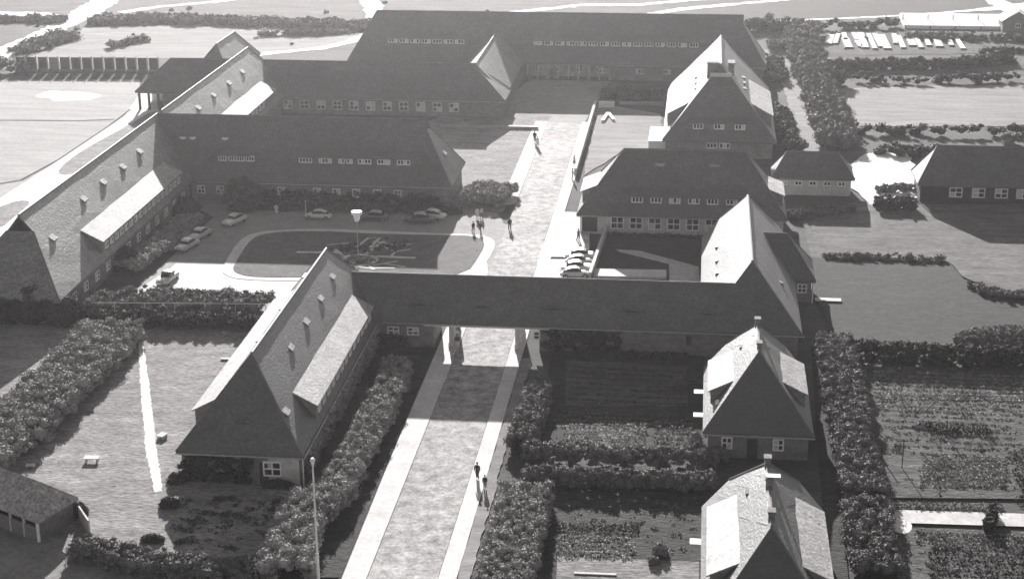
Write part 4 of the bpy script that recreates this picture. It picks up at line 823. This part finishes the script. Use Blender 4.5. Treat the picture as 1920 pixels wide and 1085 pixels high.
# ------------------------------------------------------------ cars
def car_meshes(small=False):
    L = 4.0 if small else 4.5; W = 1.55 if small else 1.72
    def sect(x, hw, z0, z1, n=12, p=3.2):
        r = []
        for i in range(n):
            a = 2*math.pi*(i+.5)/n; c, s = math.cos(a), math.sin(a)
            r.append((x, hw*math.copysign(abs(c)**(2/p), c), (z0+z1)/2+(z1-z0)/2*math.copysign(abs(s)**(2/p), s)))
        return r
    if small: st = [(-.5,.42,.3,.55), (-.46,.6,.27,.72), (-.36,.74,.24,.92), (-.2,.8,.22,.98), (0,.8,.22,.96), (.2,.8,.22,.94), (.34,.72,.24,.88), (.44,.58,.27,.7), (.5,.4,.3,.52)]; cb = [(-.4,.4,.9,.92), (-.3,.55,.88,1.2), (-.12,.62,.86,1.44), (.06,.62,.86,1.46), (.16,.58,.86,1.3), (.24,.5,.86,.9)]
    else: st = [(-.5,.6,.34,.62), (-.485,.74,.3,.78), (-.4,.82,.25,.88), (-.2,.86,.22,.93), (0,.86,.22,.93), (.2,.86,.22,.95), (.38,.82,.25,.92), (.48,.74,.3,.84), (.5,.6,.34,.66)]; cb = [(-.34,.5,.86,.9), (-.25,.6,.86,1.28), (-.12,.66,.86,1.46), (.06,.66,.86,1.47), (.14,.62,.86,1.3), (.22,.55,.86,.92)]
    body = MB().loft([sect(x*L, h*W/1.72, a, b) for x, h, a, b in st]); 
    if not small:
        for s in (-1, 1):
            for fx in (-.32, .33): body.loft([sect(fx*L+d, q*.5, .3, .3+hh) for d, q, hh in ((-.5,.1,.1), (-.3,.34,.46), (0,.4,.52), (.3,.34,.48), (.5,.1,.1))] if False else [[(x, y+s*.68, z) for x, y, z in sect(fx*L+d, q*.5, .3, .3+hh)] for d, q, hh in ((-.55,.1,.1), (-.3,.34,.48), (0,.42,.55), (.3,.34,.5), (.55,.1,.1))])
    glass = MB().loft([sect(x*L, h*W/1.72, a, b-.06, 12, 4) for x, h, a, b in cb])
    top = MB().loft([sect(x*L, h*W/1.72*.96, max(a, b-.12), b, 12, 3) for x, h, a, b in cb[1:-1]])
    return L, W, body.me('body'), glass.me('car_window'), top.me('roof'), top
CM = {}
def car(p, rz, paint, top, label, small=False, group='cars parked round the courtyard', nm='parked_car'):
    if small not in CM:
        CM[small] = car_meshes(small)[:5]
        ty = MB().tube((0, -.1, 0), (0, .1, 0), .33, n=14).me('wheel'); ty.materials.append(M['rubber'])
        ri = MB().tube((0, -.115, 0), (0, .115, 0), .2, n=12).me('rim'); ri.materials.append(M['chrome']); CM['w'] = ty, ri
    L, W, b, g_, t = CM[small]
    e = empty(nm, (p[0], p[1], .02), label, 'car', group, rz)
    bb = b.copy(); link('body', bb, e, mat=M[paint]); link('car_window', g_, e, mat=M['glass'] if not g_.materials else None); tt = t.copy(); tt.materials.clear(); link('roof', tt, e, mat=M[top])
    for sx_ in (-.31, .32):
        for sy_ in (-1, 1):
            wo = link('wheel', CM['w'][0], e, (sx_*L, sy_*(W/2-.12), .33)); link('rim', CM['w'][1], wo)
    for s in (-1, 1):
        MB().tube((L*.5-.1, s*.52, .68), (L*.5+.02, s*.52, .68), .13, .11, 10).build('headlight', M['white'], e)
        MB().box(s*L*.5-.06, -W*.44, .36, s*L*.5+.06, W*.44, .48).build('bumper', M['chrome'], e)
        MB().tube((-L*.5+.03, s*.56, .66), (-L*.5-.04, s*.56, .66), .06, n=6).build('tail_light', M['dark'], e)
    return e
dn_ = -math.pi/2
car((-66.3,224.7), dn_-.35, 'car_white', 'car_white', 'light saloon standing in the upper left of the courtyard, nose towards the viewer')
car((-69.6,212.5), dn_-.25, 'car_grey', 'car_white', 'nearer of two saloons at the left kerb, grey with a white roof')
car((-69.3,217.5), dn_-.25, 'car_grey', 'car_white', 'farther of two saloons at the left kerb, half behind the other')
car((-68.0,198.6), dn_-.1, 'car_grey', 'car_dark', 'boxy saloon alone in the sunlit corner beside the courtyard hedge')
car((-54.7,228.0), math.pi, 'car_white', 'car_white', 'small round-backed light car left of the lamp', True)
car((-46.5,228.2), math.pi, 'car_dark', 'car_grey', 'long dark saloon just right of the lamp')
car((-39.9,227.7), math.pi+.1, 'car_dark', 'car_grey', 'dark saloon at the right end of the parked row, in front of a light one')
car((-38.4,229.7), math.pi-.15, 'car_white', 'car_white', 'light saloon half hidden at the right end of the parked row')
for i, (p, pt, l) in enumerate((((-15.3,213.1), 'car_white', 'farthest'), ((-15.4,210.4), 'car_grey', 'second farthest'), ((-15.5,207.9), 'car_white', 'second nearest'), ((-15.6,205.3), 'car_white', 'nearest'))):
    car(p, .05+i*.03, pt, 'car_white', l+' of four cars parked side by side right of the avenue behind the gate', i % 2 == 1, 'cars side by side behind the gate range')

# ------------------------------------------------------------ people
def body_mesh():
    J = [(0,0,.93), (0,0,1.12), (0,.01,1.36), (0,.01,1.5), (0,.0,1.6), (0,-.01,1.7),
         (.1,0,.9), (.11,-.09,.5), (.12,.03,.08), (.12,-.11,.04), (-.1,0,.9), (-.11,.09,.5), (-.12,.22,.1), (-.12,.09,.05),
         (.19,0,1.42), (.24,.06,1.15), (.25,-.04,.9), (.25,-.07,.8), (-.19,0,1.42), (-.24,-.04,1.15), (-.25,-.16,.93), (-.25,-.2,.84)]
    E = [(0,1),(1,2),(2,3),(3,4),(4,5),(0,6),(6,7),(7,8),(8,9),(0,10),(10,11),(11,12),(12,13),(2,14),(14,15),(15,16),(16,17),(2,18),(18,19),(19,20),(20,21)]
    Rr = [.15,.13,.15,.06,.09,.085,.1,.065,.05,.045,.1,.065,.05,.045,.07,.05,.036,.04,.07,.05,.036,.04]
    me = bpy.data.meshes.new('person'); me.from_pydata(J, E, []); o = bpy.data.objects.new('tmp', me); C.objects.link(o)
    m = o.modifiers.new('Skin', 'SKIN'); 
    if not me.skin_vertices: 
        bpy.context.view_layer.objects.active = o; o.select_set(True); bpy.ops.mesh.customdata_skin_add()
    for i, r in enumerate(Rr): me.skin_vertices[0].data[i].radius = (r, r*(.75 if i in (0,1,2) else 1))
    me.skin_vertices[0].data[0].use_root = True
    s = o.modifiers.new('Sub', 'SUBSURF'); s.levels = 1; s.render_levels = 1
    dg = bpy.context.evaluated_depsgraph_get(); r = bpy.data.meshes.new_from_object(o.evaluated_get(dg)); r.name = 'person'
    bpy.data.objects.remove(o); return r
PB = body_mesh(); PB.materials.clear(); PB.materials.append(M['skin'])
def person(p, rz, cloth, low, label, skirt=False, s=1.0):
    o = link('person', PB, None, (p[0], p[1], .13 if -29.4 < p[0] < -27 or -21 < p[0] < -19 else .03), rz); o.scale = (s, s, s); tag(o, label, 'person')
    def rg(z, a, b, cx=0, cy=0, n=10): return [(cx+a*math.cos(6.283*i/n), cy+b*math.sin(6.283*i/n), z) for i in range(n)]
    t = MB().loft([rg(.86,.19,.14), rg(1.05,.17,.13), rg(1.3,.22,.14), rg(1.42,.21,.12), rg(1.49,.09,.08)])
    for s_, q in ((1, ((.19,0,1.42), (.24,.06,1.15), (.25,-.02,.95))), (-1, ((-.19,0,1.42), (-.24,-.04,1.15), (-.25,-.13,.97)))): t.tube(q[0], q[1], .085, .07); t.tube(q[1], q[2], .07, .055)
    t.build('jacket', M[cloth], o)
    l = MB()
    if skirt: l.loft([rg(.42,.25,.24), rg(.7,.22,.2), rg(.95,.18,.14)])
    else:
        l.loft([rg(.8,.19,.14), rg(.95,.18,.14)])
        for q in (((.1,0,.9), (.11,-.09,.5), (.12,.03,.1)), ((-.1,0,.9), (-.11,.09,.5), (-.12,.22,.12))): l.tube(q[0], q[1], .115, .085); l.tube(q[1], q[2], .085, .07)
    l.build('skirt' if skirt else 'trousers', M[low], o)
    MB().loft([rg(1.62,.09,.09,0,.03), rg(1.7,.115,.115,0,.015), rg(1.77,.1,.1,0,.01), rg(1.815,.03,.03,0,.01)]).build('hair', M['hair'], o)
    MB().add([(-.02,-.09,1.63), (.02,-.09,1.63), (0,-.13,1.635), (0,-.09,1.68)], [(0,2,1), (0,3,2), (1,2,3), (0,1,3)]).build('nose', M['skin'], o)
    return o
person((-26.4,225.3), .3, 'cloth_dark', 'cloth_dark', 'person in dark clothes walking alone on the paving at the courtyard entrance', s=1.03)
person((-20.2,144.1), -.2, 'cloth_dark', 'cloth_dark', 'taller of two walkers on the right pavement below the gate')
person((-19.2,142.1), .1, 'cloth_dark', 'cloth_grey', 'smaller of two walkers on the right pavement below the gate', s=.8)
person((-27.9,275.6), 0, 'cloth_dark', 'cloth_dark', 'dark clothed person on the far left pavement, left of a pair', s=1.1)
person((-27.1,272.4), 0, 'cloth_white', 'cloth_white', 'white clothed person on the far left pavement, right of a pair', True)
person((-61.3,229.3), 3, 'cloth_white', 'cloth_white', 'person in a light dress in front of the north range', True)
person((-31.4,223.6), .5, 'cloth_dark', 'cloth_dark', 'left of two dark figures on the oval lawn kerb', s=.9)
person((-30.4,223.7), -.5, 'cloth_dark', 'cloth_grey', 'right of two dark figures on the oval lawn kerb', s=.9)
person((-31.7,230.1), 0, 'cloth_white', 'cloth_white', 'left of two white clothed people under the square shrub block', True)
person((-31.1,230.4), 1, 'cloth_white', 'cloth_grey', 'right of two white clothed people under the square shrub block')
person((-19.6,252.4), 2, 'cloth_white', 'cloth_white', 'white clothed person at the foot of the avenue wall')
person((-20.0,260.8), 1, 'cloth_white', 'cloth_grey', 'white clothed person standing farther up beside the avenue wall', True)
person((-16.3,220.9), 1, 'cloth_dark', 'cloth_dark', 'dark figure on the bright plaza above the four cars')
person((-27.1,178.2), 0, 'cloth_dark', 'cloth_white', 'person standing among the left gate pillars')
person((-27.7,182.9), 1, 'cloth_grey', 'cloth_dark', 'person at the far end of the left gate walkway')

# a bicycle leaning on the gate-side plaza
def bicycle(p, rz, label):
    e = empty('bicycle', (p[0], p[1], 0), label, 'bicycle', None, rz)
    for x in (-.52, .52):
        m_ = MB(); n = 16
        for i in range(n):
            a0, a1 = 6.283*i/n, 6.283*(i+1)/n; m_.tube((x+.33*math.cos(a0), 0, .34+.33*math.sin(a0)), (x+.33*math.cos(a1), 0, .34+.33*math.sin(a1)), .022, n=5)
        for i in range(6): a0 = 1.047*i; m_.tube((x, 0, .34), (x+.32*math.cos(a0), 0, .34+.32*math.sin(a0)), .005, n=4)
        m_.build('wheel', M['rubber'], e)
    f = MB(); A_, B_, S_, H_ = (-.52,0,.34), (0,0,.3), (-.18,0,.82), (.38,0,.85)
    for a, b in ((A_, B_), (A_, S_), (B_, S_), (S_, H_), (B_, H_), (H_, (.52,0,.34)), (S_, (-.2,0,.92)), (H_, (.36,0,1.0))): f.tube(a, b, .022, n=6)
    f.build('frame', M['white'], e); MB().tube((.36,-.27,1.0), (.36,.27,1.0), .018).build('handlebar', M['chrome'], e); MB().box(-.32,-.07,.92,-.1,.07,.97).build('saddle', M['dark'], e)
bicycle((-15.2,220.3), 1.9, 'bicycle standing at the edge of the plaza beside the garden wall')
bicycle((-27.1,175.3), 1.5, 'bicycle parked against the left gate pillars')

# ------------------------------------------------------------ air
hz = MB().box(-900, -60, -1.2, 900, 1400, 72).build('haze', None); hz['kind'] = 'stuff'
hm = bpy.data.materials.new('haze'); hm.use_nodes = True; hn = hm.node_tree; hn.nodes.remove(hn.nodes['Principled BSDF'])
pv = hn.nodes.new('ShaderNodeVolumePrincipled'); pv.inputs['Color'].default_value = (.97, .95, .95, 1); pv.inputs['Density'].default_value = HAZE; pv.inputs['Anisotropy'].default_value = .86
hn.links.new(pv.outputs[0], hn.nodes['Material Output'].inputs['Volume']); hz.data.materials.append(hm)
